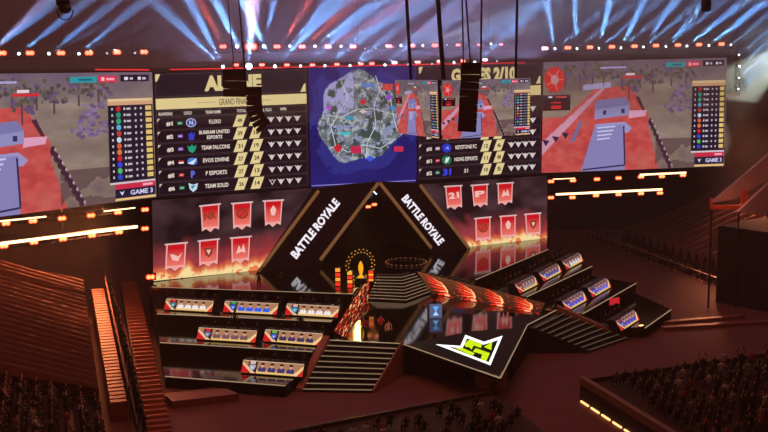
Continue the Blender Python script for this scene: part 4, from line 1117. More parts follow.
def truss(p, q, w, label, group=None, n=None, mats=None):
    p, q = Vector(p), Vector(q); d = (q - p).normalized(); u = d.cross(Vector((0, 0, 1))).normalized(); v = u.cross(d)
    n = n or max(3, int((q - p).length / (w * 1.4)))
    o = empty('lighting_truss', (p + q) / 2, label, 'truss', group)
    m_ = MB(); cs = [(u * a + v * b) * w / 2 for a, b in ((-1, -1), (1, -1), (1, 1), (-1, 1))]
    for c in cs: m_.tube([p + c, q + c], w * .06, 5)
    m_.build('chord', mats or DARK, o)
    m2 = MB()
    for k in range(n):
        a, b = p.lerp(q, k / n), p.lerp(q, (k + 1) / n)
        for i in range(4):
            c, e = cs[i], cs[(i + 1) % 4]
            m2.tube([a + c, b + e], w * .035, 4, cap=False)
    m2.build('lattice', mats or DARK, o)
    if abs(d.z) < .5 and p.z > 18:
        for t in (.12, .5, .88):
            c = p.lerp(q, t); MB().tube([c, flat(c, 49)], .02, 4).build('hanger', DARK, o)
    elif abs(d.z) < .5:
        for t in (.04, .5, .96):
            c = p.lerp(q, t); MB().tube([c, flat(c, c.z + 4.5)], .03, 4).build('hanger', DARK, o)
    else: MB().tube([q, flat(q, 49)], .03, 4).build('hanger', DARK, o)
    return o
BLUE, RED, WHT, LAV = (.17, .45, 1), (1, .12, .06), (.75, .85, 1), (.6, .55, 1)
# left wing row
TLp = LW.shift(.4); yaw = math.radians(47)
truss(TLp.at(-40, 56), TLp.at(153, 54), .5, 'dark lighting truss over the left battle picture screen', 'lighting trusses')
TLl = TLp.shift(.35)
for i, (x, y) in enumerate(((2, 53), (30, 53), (61, 53), (89, 53), (117, 52.4), (144, 52))):
    lamp('red', TLl.at(x, y), yaw * .6, 'red haloed warm blinder on the truss over the left battle screen', 'blinders over the left battle screen')
for i, (x, y, dst, pw) in enumerate(((19, 54, (70, 14), 60000), (49, 54, (110, 22), 9000), (79, 54, (140, 26), 7000), (107, 53.6, (160, 30), 5000), (135, 53.2, (185, 33), 5000))):
    o = lamp('white' if i < 3 else 'faint', TLl.at(x, y), yaw * .6, 'small white moving head on the truss over the left battle screen', 'moving heads over the left battle screen')
    if pw: beam(o, TLl, (x, y), dst, pw * (1.5 if x < 30 else 1.8), BLUE, 7)
o = lamp('white', TLl.at(-9, 52), yaw * .6, 'white moving head at the picture edge over the left battle screen', 'moving heads over the left battle screen')
beam(o, TLl, (-9, 52), (46, 0), 90000, LAV, 7)
# right wing row
TRp = RW.shift(.4)
truss(TRp.at(541, 50.5), TRp.at(733, 46.5), .5, 'dark lighting truss over the right battle picture screen', 'lighting trusses')
TRl = TRp.shift(.35)
for x, y in ((545, 48.2), (568, 47.8), (590, 47.2), (612, 46.8), (634.5, 46.2), (656, 45.6), (678, 45), (699, 44.6), (721.5, 44)):
    lamp('red', TRl.at(x, y), .06, 'red haloed warm blinder on the truss over the right battle screen', 'blinders over the right battle screen')
for x, y, dst, pw in ((555, 48.8, (546, 0), 60000), (577, 49, (574, 0), 60000), (599, 48.4, (610, 0), 80000), (621, 48, (644, 0), 70000), (643.5, 47.2, (672, 5), 60000), (666, 46.6, (697, 12), 50000), (687, 46.2, (726, 16), 50000), (709, 45.6, (755, 10), 60000)):
    o = lamp('white', TRl.at(x, y), .06, 'small white moving head on the truss over the right battle screen', 'moving heads over the right battle screen')
    beam(o, TRl, (x, y), dst, pw * 2.9, BLUE, 8.5)
truss(TRl.at(739, 96, -.4), TRl.at(739, 42, -.4), .4, 'dark upright truss carrying five tiny lamps right of the battle screen', 'lighting trusses')
for x, y, dst, pw in ((731, 45, (768, 26), 16000), (739, 55, (768, 38), 16000), (739.5, 66.5, (768, 48), 12000), (739, 78, (768, 66), 8000), (738.5, 89, (768, 80), 5000)):
    o = lamp('white', TRl.at(x, y), .06, 'tiny white moving head on the upright truss beside the battle screen', 'moving heads on the upright truss', .8)
    beam(o, TRl, (x, y), dst, pw * 5, (.9, .95, .8), 4)
# centre, back row and front row
CB = SW.shift(-6.0); CF = SW.shift(.5); ycen = math.atan2(SW.ax.y, SW.ax.x)
truss(CB.at(214, 49.5), CB.at(512, 46), .6, 'dark rear lighting truss high behind the centre screens', 'lighting trusses')
truss(CF.at(158, 68.5), CF.at(526, 60.5), .35, 'dark front lighting truss along the top edge of the centre screens', 'lighting trusses')
CBl, CFl = CB.shift(.5), CF.shift(.35)
for x, y, sc in ((223, 46.5, 1), (277, 46.5, 1), (302, 46.5, 1), (328, 46.5, 1), (353, 46.5, 1), (389, 46.2, 1), (412, 45.8, 1), (435, 45.4, 1), (458, 45, .8), (479, 44.8, .7), (501, 44.4, .7)):
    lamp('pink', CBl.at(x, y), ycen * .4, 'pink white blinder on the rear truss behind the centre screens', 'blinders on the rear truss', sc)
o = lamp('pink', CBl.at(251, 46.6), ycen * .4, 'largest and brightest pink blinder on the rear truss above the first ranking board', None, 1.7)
beam(o, CBl, (251, 46.6), (252, 0), 60000, (1, .35, .5), 24)
for x, y, dst, pw, col, k in ((237, 46.6, (214, 0), 200000, BLUE, 'blue'), (264, 46.6, (274, 0), 180000, BLUE, 'blue'), (290, 46.4, (328, 0), 160000, BLUE, 'white'), (315, 46.4, (368, 8), 130000, BLUE, 'white'), (341, 46.4, (400, 14), 100000, BLUE, 'white'), (365, 49, (400, 38), 0, BLUE, 'faint'), (376, 48.6, (400, 38), 0, BLUE, 'faint'), (401, 46, (450, 32), 40000, BLUE, 'white'), (423, 45.6, (470, 28), 40000, WHT, 'white'), (447, 45.2, (490, 30), 20000, WHT, 'faint'), (469, 44.8, (510, 34), 20000, WHT, 'faint'), (491, 44.2, (530, 28), 20000, WHT, 'white')):
    o = lamp(k, CBl.at(x, y), ycen * .4, 'moving head between the blinders of the rear truss', 'moving heads on the rear truss')
    if pw: beam(o, CBl, (x, y), dst, pw, col, 8)
for x, y, dst, pw in ((223, 46.5, (204, 10), 60000), (277, 46.5, (304, 10), 60000), (302, 46.5, (340, 14), 50000), (328, 46.5, (375, 20), 50000), (389, 46, (430, 26), 40000)):
    o = lamp('faint', CBl.at(x + 4, y + 1.5), ycen * .4, 'moving head throwing a red beam from the rear truss', 'red beam heads on the rear truss', .6)
    beam(o, CBl, (x + 2, y), dst, pw, RED, 9)
for x, y in ((236, 65), (262, 64.8), (287, 65), (312.5, 65), (337, 64.4), (361, 64), (372, 63.6), (395, 63.2), (418, 62.6), (440, 62), (463, 61), (485, 60)):
    lamp('pink', CFl.at(x, y), ycen * .4, 'small pink blinder on the front truss over the centre screens', 'blinders on the front truss', .75)
for x, y, dst, pw, k in ((223, 67, (168, 14), 150000, 'blue'), (275, 66.6, (340, 0), 170000, 'blue'), (300.5, 66.2, (352, 28), 60000, 'white'), (325, 66, (372, 34), 50000, 'white'), (350, 65.8, (410, 40), 50000, 'white'), (385, 65.2, (440, 46), 60000, 'white'), (408, 64.6, (460, 44), 40000, 'faint'), (432, 64, (480, 46), 30000, 'faint'), (454, 62.8, (510, 44), 30000, 'white'), (475, 62.2, (540, 46), 20000, 'white'), (497, 61.4, (560, 48), 20000, 'faint')):
    o = lamp(k, CFl.at(x, y), ycen * .4, 'moving head on the front truss over the centre screens', 'moving heads on the front truss')
    beam(o, CFl, (x, y), dst, pw, BLUE, 8)
o = lamp('blue', CFl.at(249, 66.8), ycen * .4, 'dazzling blue white moving head over the lettering of the first ranking board', None, 2.0)
beam(o, CFl, (249, 66.8), (251, 20), 90000, BLUE, 16)
def batten(plane, a, b, label, w, m_, group=None):
    p, q = plane.at(*a), plane.at(*b)
    o = empty('led_batten', (p + q) / 2, label, 'light strip', group)
    MB().bar(p, q, w).build('tube', m_, o)
    MB().bar(p - plane.n * w, q - plane.n * w, w * 1.3).build('rail', DARK, o)
REDLINE = mat('red_line', (1, .1, .1, 1), .5, 0, emit=rgb(226, 36, 48), strength=1.1)
batten(CF.shift(.25), (95, 69.6), (149, 69.8), 'thin red light strip over the top corner of the left battle screen', .12, REDLINE)
batten(CF.shift(.25), (170, 69.6), (525, 62.6), 'long thin red light strip along the top of the centre screens', .10, REDLINE)
# low lamp bars below both wings
HOT = mat('hot_strip', (1, .7, .4, 1), .5, 0, emit=(1, .60, .28, 1), strength=4.0)
ORL = lambda: None
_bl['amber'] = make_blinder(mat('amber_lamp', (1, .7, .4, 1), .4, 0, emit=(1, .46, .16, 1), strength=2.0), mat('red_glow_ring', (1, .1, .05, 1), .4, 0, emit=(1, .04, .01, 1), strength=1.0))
first = [True]
def amber(pos, yaw_, label, group, sc=1.0):
    o = _bl['amber'] if first[0] else copy_tree(_bl['amber']); first[0] = False
    o.location = pos; o.rotation_euler = (0, 0, yaw_); o.scale = (sc,) * 3; tag(o, nth(label) if group and 'arch' not in label else label, 'stage light', group); return o
lb = LW.shift(-.6)
truss(lb.at(-30, 226.5, -.6), lb.at(151, 208, -.6), .5, 'upper low lamp truss under the left battle screen', 'low lamp trusses')
truss(lb.at(-30, 251, -.6), lb.at(151, 227.6, -.6), .5, 'lower low lamp truss under the left battle screen', 'low lamp trusses')
for x, y in ((6, 223.5), (33, 221), (62, 218.3), (91, 215.5), (118, 212.4), (145, 209.6)):
    amber(lb.at(x, y), yaw * .6, 'amber lamp on the upper low truss under the left battle screen', 'amber lamps on the upper left truss')
for x, y in ((4, 246), (34, 242.3), (63, 239), (92, 235.6), (119, 232.2), (145, 228.6)):
    amber(lb.at(x, y), yaw * .6, 'amber lamp on the lower low truss under the left battle screen', 'amber lamps on the lower left truss')
ls = lb.shift(.3)
batten(ls, (-20, 223.3), (46, 216.6), 'short hot white strip on the upper left lamp truss at the picture edge', .11, HOT, 'hot strips on the left trusses')
batten(ls, (104, 211.4), (135, 207.8), 'short hot white strip on the upper left lamp truss near the ranking board', .09, HOT, 'hot strips on the left trusses')
batten(ls, (-20, 246.2), (137, 226.6), 'long hot white strip along the lower left lamp truss', .22, HOT, 'hot strips on the left trusses')
rb_ = RW.shift(-.6)
truss(rb_.at(548, 182, -.6), rb_.at(692, 174, -.6), .5, 'upper low lamp truss under the right battle screen', 'low lamp trusses')
truss(rb_.at(548, 198.4, -.6), rb_.at(668, 191, -.6), .5, 'lower low lamp truss under the right battle screen', 'low lamp trusses')
for x, y in ((551, 181.4), (573, 180.5), (597, 179.2), (618.5, 178), (641, 176.8), (662, 176.4), (683, 175.2)):
    amber(rb_.at(x, y), .06, 'amber lamp on the upper low truss under the right battle screen', 'amber lamps on the upper right truss')
for x, y in ((551, 197.6), (572.5, 197.4), (596, 195.4), (618.5, 194.4), (641, 193.4), (660, 193)):
    amber(rb_.at(x, y), .06, 'amber lamp on the lower low truss under the right battle screen', 'amber lamps on the lower right truss')
rs = rb_.shift(.3)
batten(rs, (556, 194.4), (662, 189.4), 'long hot white strip along the lower right lamp truss', .2, HOT, 'hot strips on the right trusses')
batten(rs, (640, 174.8), (686, 172.6), 'shorter hot white strip on the upper right lamp truss', .17, HOT, 'hot strips on the right trusses')
batten(rs, (553, 179.2), (575, 178.2), 'tiny hot strip on the upper right lamp truss next to the ranking board', .07, HOT, 'hot strips on the right trusses')
amber(SW.at(149, 276, .5), .3, 'single orange lamp at the outer foot of the red pennant screen', None, 1.15)
for (x, y), lab in (((372.5, 207.8), 'red amber lamp hanging inside the arch mouth'), ((378.5, 205.6), 'upper red amber lamp hanging inside the arch peak')):
    o = amber(SW.at(x, y, -.9), .3, lab, 'lamps inside the arch', .8)
p = SW.at(360, 213, -1.2)
o = lamp('white', p, .3, 'yellow spotlight inside the arch shining down on the trophy', None, .8)
l = bpy.data.lights.new('beam', 'SPOT'); l.energy = 4000; l.color = (1, .7, .2); l.spot_size = math.radians(30); l.spot_blend = .7
b = bpy.data.objects.new('beam', l); C.objects.link(b); b.parent = o; b.location = (0, -.3, -.1)
b.matrix_basis = Matrix.LocRotScale(o.location, o.rotation_euler, o.scale).inverted() @ (Matrix.Translation(p + SW.n * .4) @ (T - p).to_track_quat('-Z', 'Y').to_matrix().to_4x4())
# wide pale beams sweeping over the right edge
p = at_y(800, 40, 104)
for dst, pw in (((712, 88), 380000), ((724, 120), 420000)):
    q = at_y(dst[0], dst[1], 138)
    l = bpy.data.lights.new('pale_beam', 'SPOT'); l.energy = pw; l.color = (.9, 1, .82); l.spot_size = math.radians(9); l.spot_blend = .8
    o = bpy.data.objects.new('pale_beam', l); C.objects.link(o); o.location = p; o.rotation_euler = (q - p).to_track_quat('-Z', 'Y').to_euler()
# ------------------------------------------------------------------ hanging screens, loudspeakers, cables
cp = at_y(440.5, 110, 80)
FA = vplane(cp, 32); FB_ = vplane(cp, 32 + 180 - 66 + 0)   # front face and side face meeting at the corner
sd = Vector((-math.cos(math.radians(66)), math.sin(math.radians(66)), 0))
FB = Plane(cp - Vector((.12, 0, 0)), -sd)
QF = [(442, 80.6), (530.5, 78), (530, 134.4), (441.4, 139.6)]
QS = [(394.8, 80), (437.4, 80), (439.2, 138.6), (398.4, 133)]
for pl_, qd, lab, nx, ny in ((FA, QF, 'hanging front screen with the red battle picture behind a loudspeaker column', 90, 56), (FB, QS, 'narrow hanging side screen with the red battle picture overlapping the island map', 50, 56)):
    pts = [pl_.at(*k) for k in qd]
    o = empty('hanging_screen', (pts[0] + pts[1]) / 2, lab, 'screen', 'faces of the hanging screen cluster')
    MB().slab([k - pl_.n * .03 for k in pts], -pl_.n * .25).build('cabinet', BLACK, o)
    cv = Canvas(pl_, .01); game_art(cv, qd, True, nx, ny); cv.build('display', o)
CAB = mat('black_cable', rgb(14, 10, 14), .8)
def cable(a, b, w, y, label, group='cables hanging from the roof', y2=None):
    p, q = at_y(a[0], a[1], y), at_y(b[0], b[1], y2 or y)
    m_ = MB(); pts = [p.lerp(q, t / 6) for t in range(7)]
    o = m_.tube(pts, w, 6).build('roof_cable', CAB); tag(o, label, 'cable', group)
cable((405.5, -20), (411, 79.5), .12, 80.6, 'thick black cable bundle holding the outer corner of the narrow hanging screen')
cable((436.5, -20), (443.5, 79.5), .16, 80, 'thickest black cable bundle dropping to the corner between the two hanging screens')
cable((517.6, -20), (515.6, 78), .10, 84, 'black cable dropping to the far corner of the hanging front screen')
cable((482, -20), (480.4, 79), .07, 82, 'thin black cable beside the right loudspeaker column')
cable((461.8, -20), (463.5, 67), .05, 72, 'thin left cable above the right loudspeaker column', 'cables of the loudspeaker columns')
cable((464.6, -20), (470.5, 67), .05, 72, 'thin right cable above the right loudspeaker column', 'cables of the loudspeaker columns')
cable((237, -20), (246.5, 90), .06, 82, 'thin black cable above the left curved loudspeaker column', 'cables of the loudspeaker columns')
cable((226, -20), (234.5, 72), .04, 84, 'thin black cable above the left boxy loudspeaker stack', 'cables of the loudspeaker columns')
SPK = mat('speaker_black', rgb(30, 14, 20), .6); GRL = mat('speaker_grille', rgb(58, 26, 26), .5)
def line_array(pts, width, y, label, group, n=None):
    "pts: centre line down the column in the photograph"
    P = [at_y(a, b, y + k * .0) for k, (a, b) in enumerate(pts)]
    o = empty('loudspeaker_column', P[0], label, 'loudspeaker', group)
    MB().bar(P[0] + Vector((-width * .5, 0, .08)), P[0] + Vector((width * .5, 0, .08)), .12, .4).build('hanging_frame', DARK, o)
    for k in range(len(P) - 1):
        a, b = P[k], P[k + 1]; d = (b - a); h_ = d.length; dn = d.normalized(); a2 = a + dn * .015; b2 = b - dn * .015
        s_ = Vector((dn.z, 0, -dn.x)) * -width / 2
        dep = Vector((0, .7, 0)); tap = Vector((0, .08, 0))
        cab = MB().hexa([b2 - s_, b2 + s_, b2 + s_ * .8 + dep, b2 - s_ * .8 + dep], [a2 - s_, a2 + s_, a2 + s_ * .8 + dep, a2 - s_ * .8 + dep]).build('cabinet', SPK, o)
        MB().hexa([b2 - s_ * .85 - Vector((0, .03, 0)), b2 + s_ * .85 - Vector((0, .03, 0)), b2 + s_ * .85 - Vector((0, .005, 0)), b2 - s_ * .85 - Vector((0, .005, 0))], [a2 - s_ * .85 - Vector((0, .03, 0)), a2 + s_ * .85 - Vector((0, .03, 0)), a2 + s_ * .85 - Vector((0, .005, 0)), a2 - s_ * .85 - Vector((0, .005, 0))]).build('grille', GRL, cab)
line_array([(470.5, 67), (470.3, 74.5), (470, 82), (469.4, 89.5), (468.8, 97), (468.4, 104.5), (468, 112), (467.6, 119), (467.2, 126), (466.8, 132)], 1.22, 72, 'straight black loudspeaker column hanging before the hanging front screen', 'hanging loudspeaker columns')
line_array([(254, 90.5), (254, 95.5), (254.2, 100.5), (254.4, 105.5), (255, 110.5), (256.2, 115.2), (258.2, 119.8), (261, 124.2), (264.6, 128)], 1.15, 82, 'curved black loudspeaker column hanging before the first ranking board', 'hanging loudspeaker columns')
line_array([(234.5, 73), (234.5, 81), (234.5, 89), (234.6, 97)], 1.75, 84, 'short boxy loudspeaker stack covering two letters of the gold title', 'hanging loudspeaker columns')
# small things under the roof
p = at_y(65, 10, 70)
o = empty('roof_camera_dome', p, 'dark round rig with a curved rim hanging above the left screen', 'rig')
MB().tube([p + Vector((-.45, 0, .55)), p + Vector((.35, 0, .55))], [.3, .22], 10).ball(p + Vector((0, 0, .1)), .42, 12, sc=(1, 1, .8)).build('dome_body', mat('brown_black', rgb(40, 24, 22), .5), o)
MB().tube([p + Vector((.5 * math.cos(a / 10 * math.pi + math.pi), 0, .0 + .62 * math.sin(a / 10 * math.pi + math.pi))) for a in range(11)], .05, 6).build('rim', mat('dull_bronze', rgb(110, 76, 62), .4, .5), o)
MB().tube([p + Vector((.1, 0, .6)), p + Vector((.3, 0, 5))], .05, 6).build('hanger', CAB, o)
p = at_y(706, 5, 80)
o = empty('roof_speaker', p, 'small dark round speaker hanging high above the right screen', 'loudspeaker')
MB().tube([p + Vector((0, 0, .55)), p + Vector((0, 0, .3)), p + Vector((0, 0, -.4)), p + Vector((0, 0, -.5))], [.2, .36, .34, .2], 12).build('speaker_body', SPK, o)
MB().tube([p + Vector((0, 0, .5)), p + Vector((0, 0, 5))], .04, 6).build('hanger', CAB, o)
# ------------------------------------------------------------------ left tribune
BROWN = mat('draped_seat_cloth', rgb(104, 58, 44), .75, 0, noise=.35, scale=.9)
STEPM = mat('tribune_step', rgb(58, 32, 30), .8, 0, noise=.25, scale=1.2)
def proj(P):
    v = Vector(P) - CP; y = v.dot(FW); return (384 + CAM_F * v.dot(RT) / y, 216 - CAM_F * v.dot(UP) / y)
LN, LF = at_z(118, 402, 1.4), at_z(97, 288, 3.2)
ef = (LF - LN); Ls = ef.length; efn = ef.normalized()
ul = Vector((-efn.y, efn.x, 0)).normalized()
if ul.x > 0: ul = -ul
def slope_for(P, d, want):
    lo, hi = -1.0, 2.0
    for _ in range(40):
        k = (lo + hi) / 2; a, b = proj(P), proj(P + d * 8 + Vector((0, 0, 8 * k))); s = (b[1] - a[1]) / (b[0] - a[0])
        if d.x < 0: lo, hi = (k, hi) if s < want else (lo, k)
        else: lo, hi = (k, hi) if s > want else (lo, k)
    return k
kL = slope_for(LN.lerp(LF, .5), ul, .26)
def draped(name, label, base, ax, La, up, Lu, kz, waves, amp, ni, nj, skirt=1.2):
    "cloth over a sloping stand: strips run up the slope"
    m_ = MB(); vs_ = []
    for i in range(ni + 1):
        for j in range(nj + 1):
            s_, t_ = i / ni, j / nj
            ph = s_ * waves + .22 * math.sin(t_ * 5 + s_ * 3)
            f = ph - math.floor(ph)
            hgt = amp * (.5 + .5 * math.cos(ph * 2 * math.pi)) ** 1.6 + .10 * fbm(s_ * 14, t_ * 5)
            vs_.append(tuple(base + ax * (La * s_) + up * (Lu * t_) + Vector((0, 0, kz * Lu * t_ + hgt))))
    m_.v = vs_
    for i in range(ni):
        for j in range(nj):
            a = i * (nj + 1) + j; m_.f.append((a, a + nj + 1, a + nj + 2, a + 1)); m_.m.append(0)
    # solid body below
    b0, b1, b2, b3 = base, base + ax * La, base + ax * La + up * Lu, base + up * Lu
    o = empty(name, flat((b0 + b1) / 2, 0), label, 'tribune')
    cl = m_.build('cloth_cover', BROWN, o)
    MB().hexa([flat(b0, 0), flat(b1, 0), flat(b2, 0), flat(b3, 0)], [b0, b1, b2 + Vector((0, 0, kz * Lu)), b3 + Vector((0, 0, kz * Lu))]).build('stand_body', STEPM, o)
    return o
draped('draped_tribune', 'empty sloping tribune under brown pleated cloth by the left aisle', LN + ul * 1.2, efn, Ls * .80, ul, 22, kL, 19, .95, 300, 36)
draped('draped_tribune', 'farther brown cloth covered tribune strip below the left lamp trusses', LN + ul * 1.2 + efn * Ls * .83, efn, Ls * .16, ul, 22, kL, 4, .9, 64, 36)
MARK = mat('step_marker', (1, .9, .8, 1), .5, 0, emit=rgb(230, 190, 160), strength=1.0)
for k in range(4):
    p = LN + ul * (2.0 + 4.4 * k) + efn * Ls * .815 + Vector((0, 0, kL * (.8 + 4.4 * k) + .25))
    o = MB().box(p, (.45, .2, .1), .3).bar(p - Vector((0, 0, .05)), p - Vector((0, 0, .5)), .06).build('step_light', MARK); tag(o, nth('tiny pale step light between the two cloth covered tribunes', 'the aisle'), 'light', 'gangway step lights')
# aisle beside it
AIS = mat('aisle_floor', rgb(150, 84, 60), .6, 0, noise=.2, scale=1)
o = empty('tribune_aisle', flat((LN + LF) / 2, 0), 'narrow amber lit stepped aisle along the foot of the cloth covered tribune', 'aisle')
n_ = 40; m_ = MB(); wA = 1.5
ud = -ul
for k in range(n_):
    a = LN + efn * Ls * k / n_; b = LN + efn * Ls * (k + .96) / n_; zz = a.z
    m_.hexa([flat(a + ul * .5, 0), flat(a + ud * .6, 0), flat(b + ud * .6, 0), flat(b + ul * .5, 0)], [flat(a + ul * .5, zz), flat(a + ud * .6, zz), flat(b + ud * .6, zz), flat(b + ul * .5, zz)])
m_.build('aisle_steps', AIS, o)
l = area('aisle_lamp', LN.lerp(LF, .55) + ud * .3 + Vector((0, 0, 5)), LN.lerp(LF, .45) + ul * .5, 1.5, 190, (1, .26, .1))
# railing
o = empty('aisle_railing', flat((LN + LF) / 2 + ud * 1.0, 0), 'black handrail between the amber aisle and the standing spectators', 'railing')
m_ = MB(); rp = []
for k in range(13):
    a = LN + efn * Ls * k / 12 + ud * .75; MB().bar(flat(a, 0), flat(a, a.z + 1.0), .07).build('post', DARK, o); rp.append(flat(a, a.z + 1.0))
MB().tube(rp, .06, 6).tube([p - Vector((0, 0, .5)) for p in rp], .04, 6).build('rail', mat('rail_metal', rgb(150, 90, 70), .4, .5), o)
# standing spectators' walkway and benches
def strip(name, label, a, b, w, z0, z1, m_, cat):
    "raised level strip from a to b"
    d = (b - a).xy.to_3d().normalized(); s_ = Vector((d.y, -d.x, 0)) * w
    o = MB().hexa([flat(a, 0), flat(a + s_, 0), flat(b + s_, 0), flat(b, 0)], [flat(a, z0), flat(a + s_, z0), flat(b + s_, z1), flat(b, z1)]).build(name, m_); tag(o, label, cat); return o
wa, wb = LN + ud * .95, LF + ud * .95
WK = .8
strip('spectator_walkway', 'dark walkway crowded with standing spectators beside the bench ladder', flat(wa, 0) - efn.xy.to_3d() * 6, flat(wb, 0), .5, WK, WK + 1.6, STEPM, 'walkway')
rnd = random.Random(12)
for k in range(26):
    t = (k + .4 * rnd.random()) / 26
    a = flat(wa, 0) - efn.xy.to_3d() * 6; p = a.lerp(flat(wb, 0), t) + ud * rnd.uniform(.15, .38); z = WK + 1.6 * t
    person(rnd.choice(('stand', 'stand', 'talk', 'walk')), flat(p, z), (.5, .8), 'dark standing spectator on the walkway beside the amber aisle', 'standing spectators on the left walkway', (rnd.uniform(.01, .03),) * 3, rnd.uniform(.94, 1.05))
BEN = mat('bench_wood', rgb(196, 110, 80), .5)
def make_bench():
    o = empty('bench', (0, 0, 0), 'amber lit bench', 'bench')
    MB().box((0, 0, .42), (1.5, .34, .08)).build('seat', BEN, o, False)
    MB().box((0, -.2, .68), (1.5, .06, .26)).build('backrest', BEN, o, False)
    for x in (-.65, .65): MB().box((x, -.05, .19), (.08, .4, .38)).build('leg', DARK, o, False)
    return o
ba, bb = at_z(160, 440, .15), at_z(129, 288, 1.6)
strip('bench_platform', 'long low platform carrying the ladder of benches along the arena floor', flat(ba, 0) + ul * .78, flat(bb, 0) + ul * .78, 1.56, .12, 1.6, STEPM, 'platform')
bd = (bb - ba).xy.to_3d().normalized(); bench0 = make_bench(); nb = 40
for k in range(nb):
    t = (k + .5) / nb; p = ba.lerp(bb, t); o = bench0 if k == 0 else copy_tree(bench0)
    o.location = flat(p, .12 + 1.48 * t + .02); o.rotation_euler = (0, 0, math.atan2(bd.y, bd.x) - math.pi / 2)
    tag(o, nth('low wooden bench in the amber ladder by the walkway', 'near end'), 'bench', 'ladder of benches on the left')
# near crowd on the left tribune
def tribune(name, label, base, ax, La, up, rows, run, rise, z0, m_):
    o = empty(name, flat(base + ax * La / 2, 0), label, 'tribune')
    for k in range(rows):
        a = flat(base + up * run * k, 0); b = a + ax * La
        z = z0 + rise * k
        MB().hexa([a, b, b + up * (run - .01), a + up * (run - .01)], [flat(a, z), flat(b, z), flat(b + up * (run - .01), z), flat(a + up * (run - .01), z)]).build('seating_step', m_, o)
    return o
exy = efn.xy.to_3d().normalized()
tb = flat(LN, 0) + ul * 1.2 - exy * .4
tribune('crowd_tribune', 'dark stepped tribune full of spectators in front of the cloth covered one', tb - exy * 17, exy, 17, ul, 16, .9, .9 * kL, 1.5, STEPM)
cols = [(.02, .015, .015)] * 14 + [(.30, .03, .03), (.5, .46, .44), (.10, .05, .05), (.05, .05, .07), (.25, .2, .2)]
names = {(.30, .03, .03): 'red', (.5, .46, .44): 'white', (.10, .05, .05): 'maroon', (.05, .05, .07): 'charcoal', (.25, .2, .2): 'grey', (.02, .015, .015): 'black'}
def crowd(base, ax, La, up, rows, run, rise, z0, pitch, face, where, seed, limit, fill=.85, inview=True, off=.5, poses=('sit',) * 14 + ('sit_wave', 'stand', 'arms_up')):
    r = random.Random(seed); c_ = 0
    for k in range(rows):
        n = int(La / pitch)
        for j in range(n):
            if r.random() > fill: continue
            p = base + ax * ((j + .5 + r.uniform(-.12, .12)) * pitch) + up * (run * (k + off))
            z = z0 + rise * k
            x, y = proj(flat(p, z + .9))
            if not (-8 < x < 776 and y < 438): continue
            c = r.choice(cols); pose = r.choice(poses)
            person(pose, flat(p, z), (face[0] + r.uniform(-.2, .2), face[1]), 'spectator in %s clothes %s %s' % (names[c], {'sit': 'sitting', 'sit_wave': 'sitting with one arm raised', 'stand': 'standing', 'arms_up': 'standing with both arms raised'}[pose], where), '%s %s spectators %s' % (names[c], {'sit': 'seated', 'sit_wave': 'waving', 'stand': 'standing', 'arms_up': 'cheering'}[pose], where), c, r.uniform(.93, 1.06))
            c_ += 1
            if c_ >= limit: return
crowd(tb - exy * 17, exy, 17, ul, 16, .9, .9 * kL, 1.5, .72, (.55, .8), 'on the near left tribune', 3, 130)
# ------------------------------------------------------------------ right tribune
RN0, RF0 = at_z(790, 300, 1.2), at_z(612, 236, 1.2)
er = (RF0 - RN0).normalized(); Lr = (RF0 - RN0).length
ur = Vector((er.y, -er.x, 0)).normalized()
if ur.x < 0: ur = -ur
kR = slope_for(RN0.lerp(RF0, .6), ur, -.42)
kR = max(.12, min(kR, .8))
draped('draped_tribune', 'brown cloth covered tribune rising under the right lamp trusses', RN0 + ur * 1.0 + er * Lr * .36, er, Lr * .62, ur, 19, kR, 13, 1.1, 200, 30)
# chairs along the barrier on the right
FN0, FF0 = at_z(772, 309, 0), at_z(588, 239, 0)
fd = (FF0 - FN0).normalized(); fs = Vector((fd.y, -fd.x, 0))
if fs.x < 0: fs = -fs
o = empty('floor_barrier', (FN0 + FF0) / 2, 'low dark crowd barrier with pale rails running along the right tribune', 'barrier')
m_ = MB(); n_ = 30; Lf = (FF0 - FN0).length
for k in range(n_ + 1):
    a = FN0 + fd * Lf * k / n_; MB().bar(a, a + Vector((0, 0, 1.05)), .09).build('post', DARK, o)
MB().bar(FN0 + Vector((0, 0, 1.05)), FF0 + Vector((0, 0, 1.05)), .10).bar(FN0 + Vector((0, 0, .15)), FF0 + Vector((0, 0, .15)), .07).build('rails', mat('barrier_rail', rgb(190, 130, 120), .4, .1), o)
CHR = mat('chair_plastic', rgb(140, 96, 96), .5)
def make_stack_chair():
    o = empty('folding_chair', (0, 0, 0), 'folding chair', 'chair')
    MB().box((0, 0, .45), (.46, .44, .05)).build('seat', CHR, o, False)
    MB().hexa([Vector((-.23, -.22, .5)), Vector((.23, -.22, .5)), Vector((.23, -.19, .5)), Vector((-.23, -.19, .5))], [Vector((-.22, -.32, .95)), Vector((.22, -.32, .95)), Vector((.22, -.29, .95)), Vector((-.22, -.29, .95))]).build('backrest', CHR, o, False)
    for x in (-.2, .2):
        for y in (-.18, .18): MB().bar((x, y, 0), (x, y * .8, .44), .035).build('leg', DARK, o, False)
    return o
fch = make_stack_chair(); c_ = 0
rnd = random.Random(21)
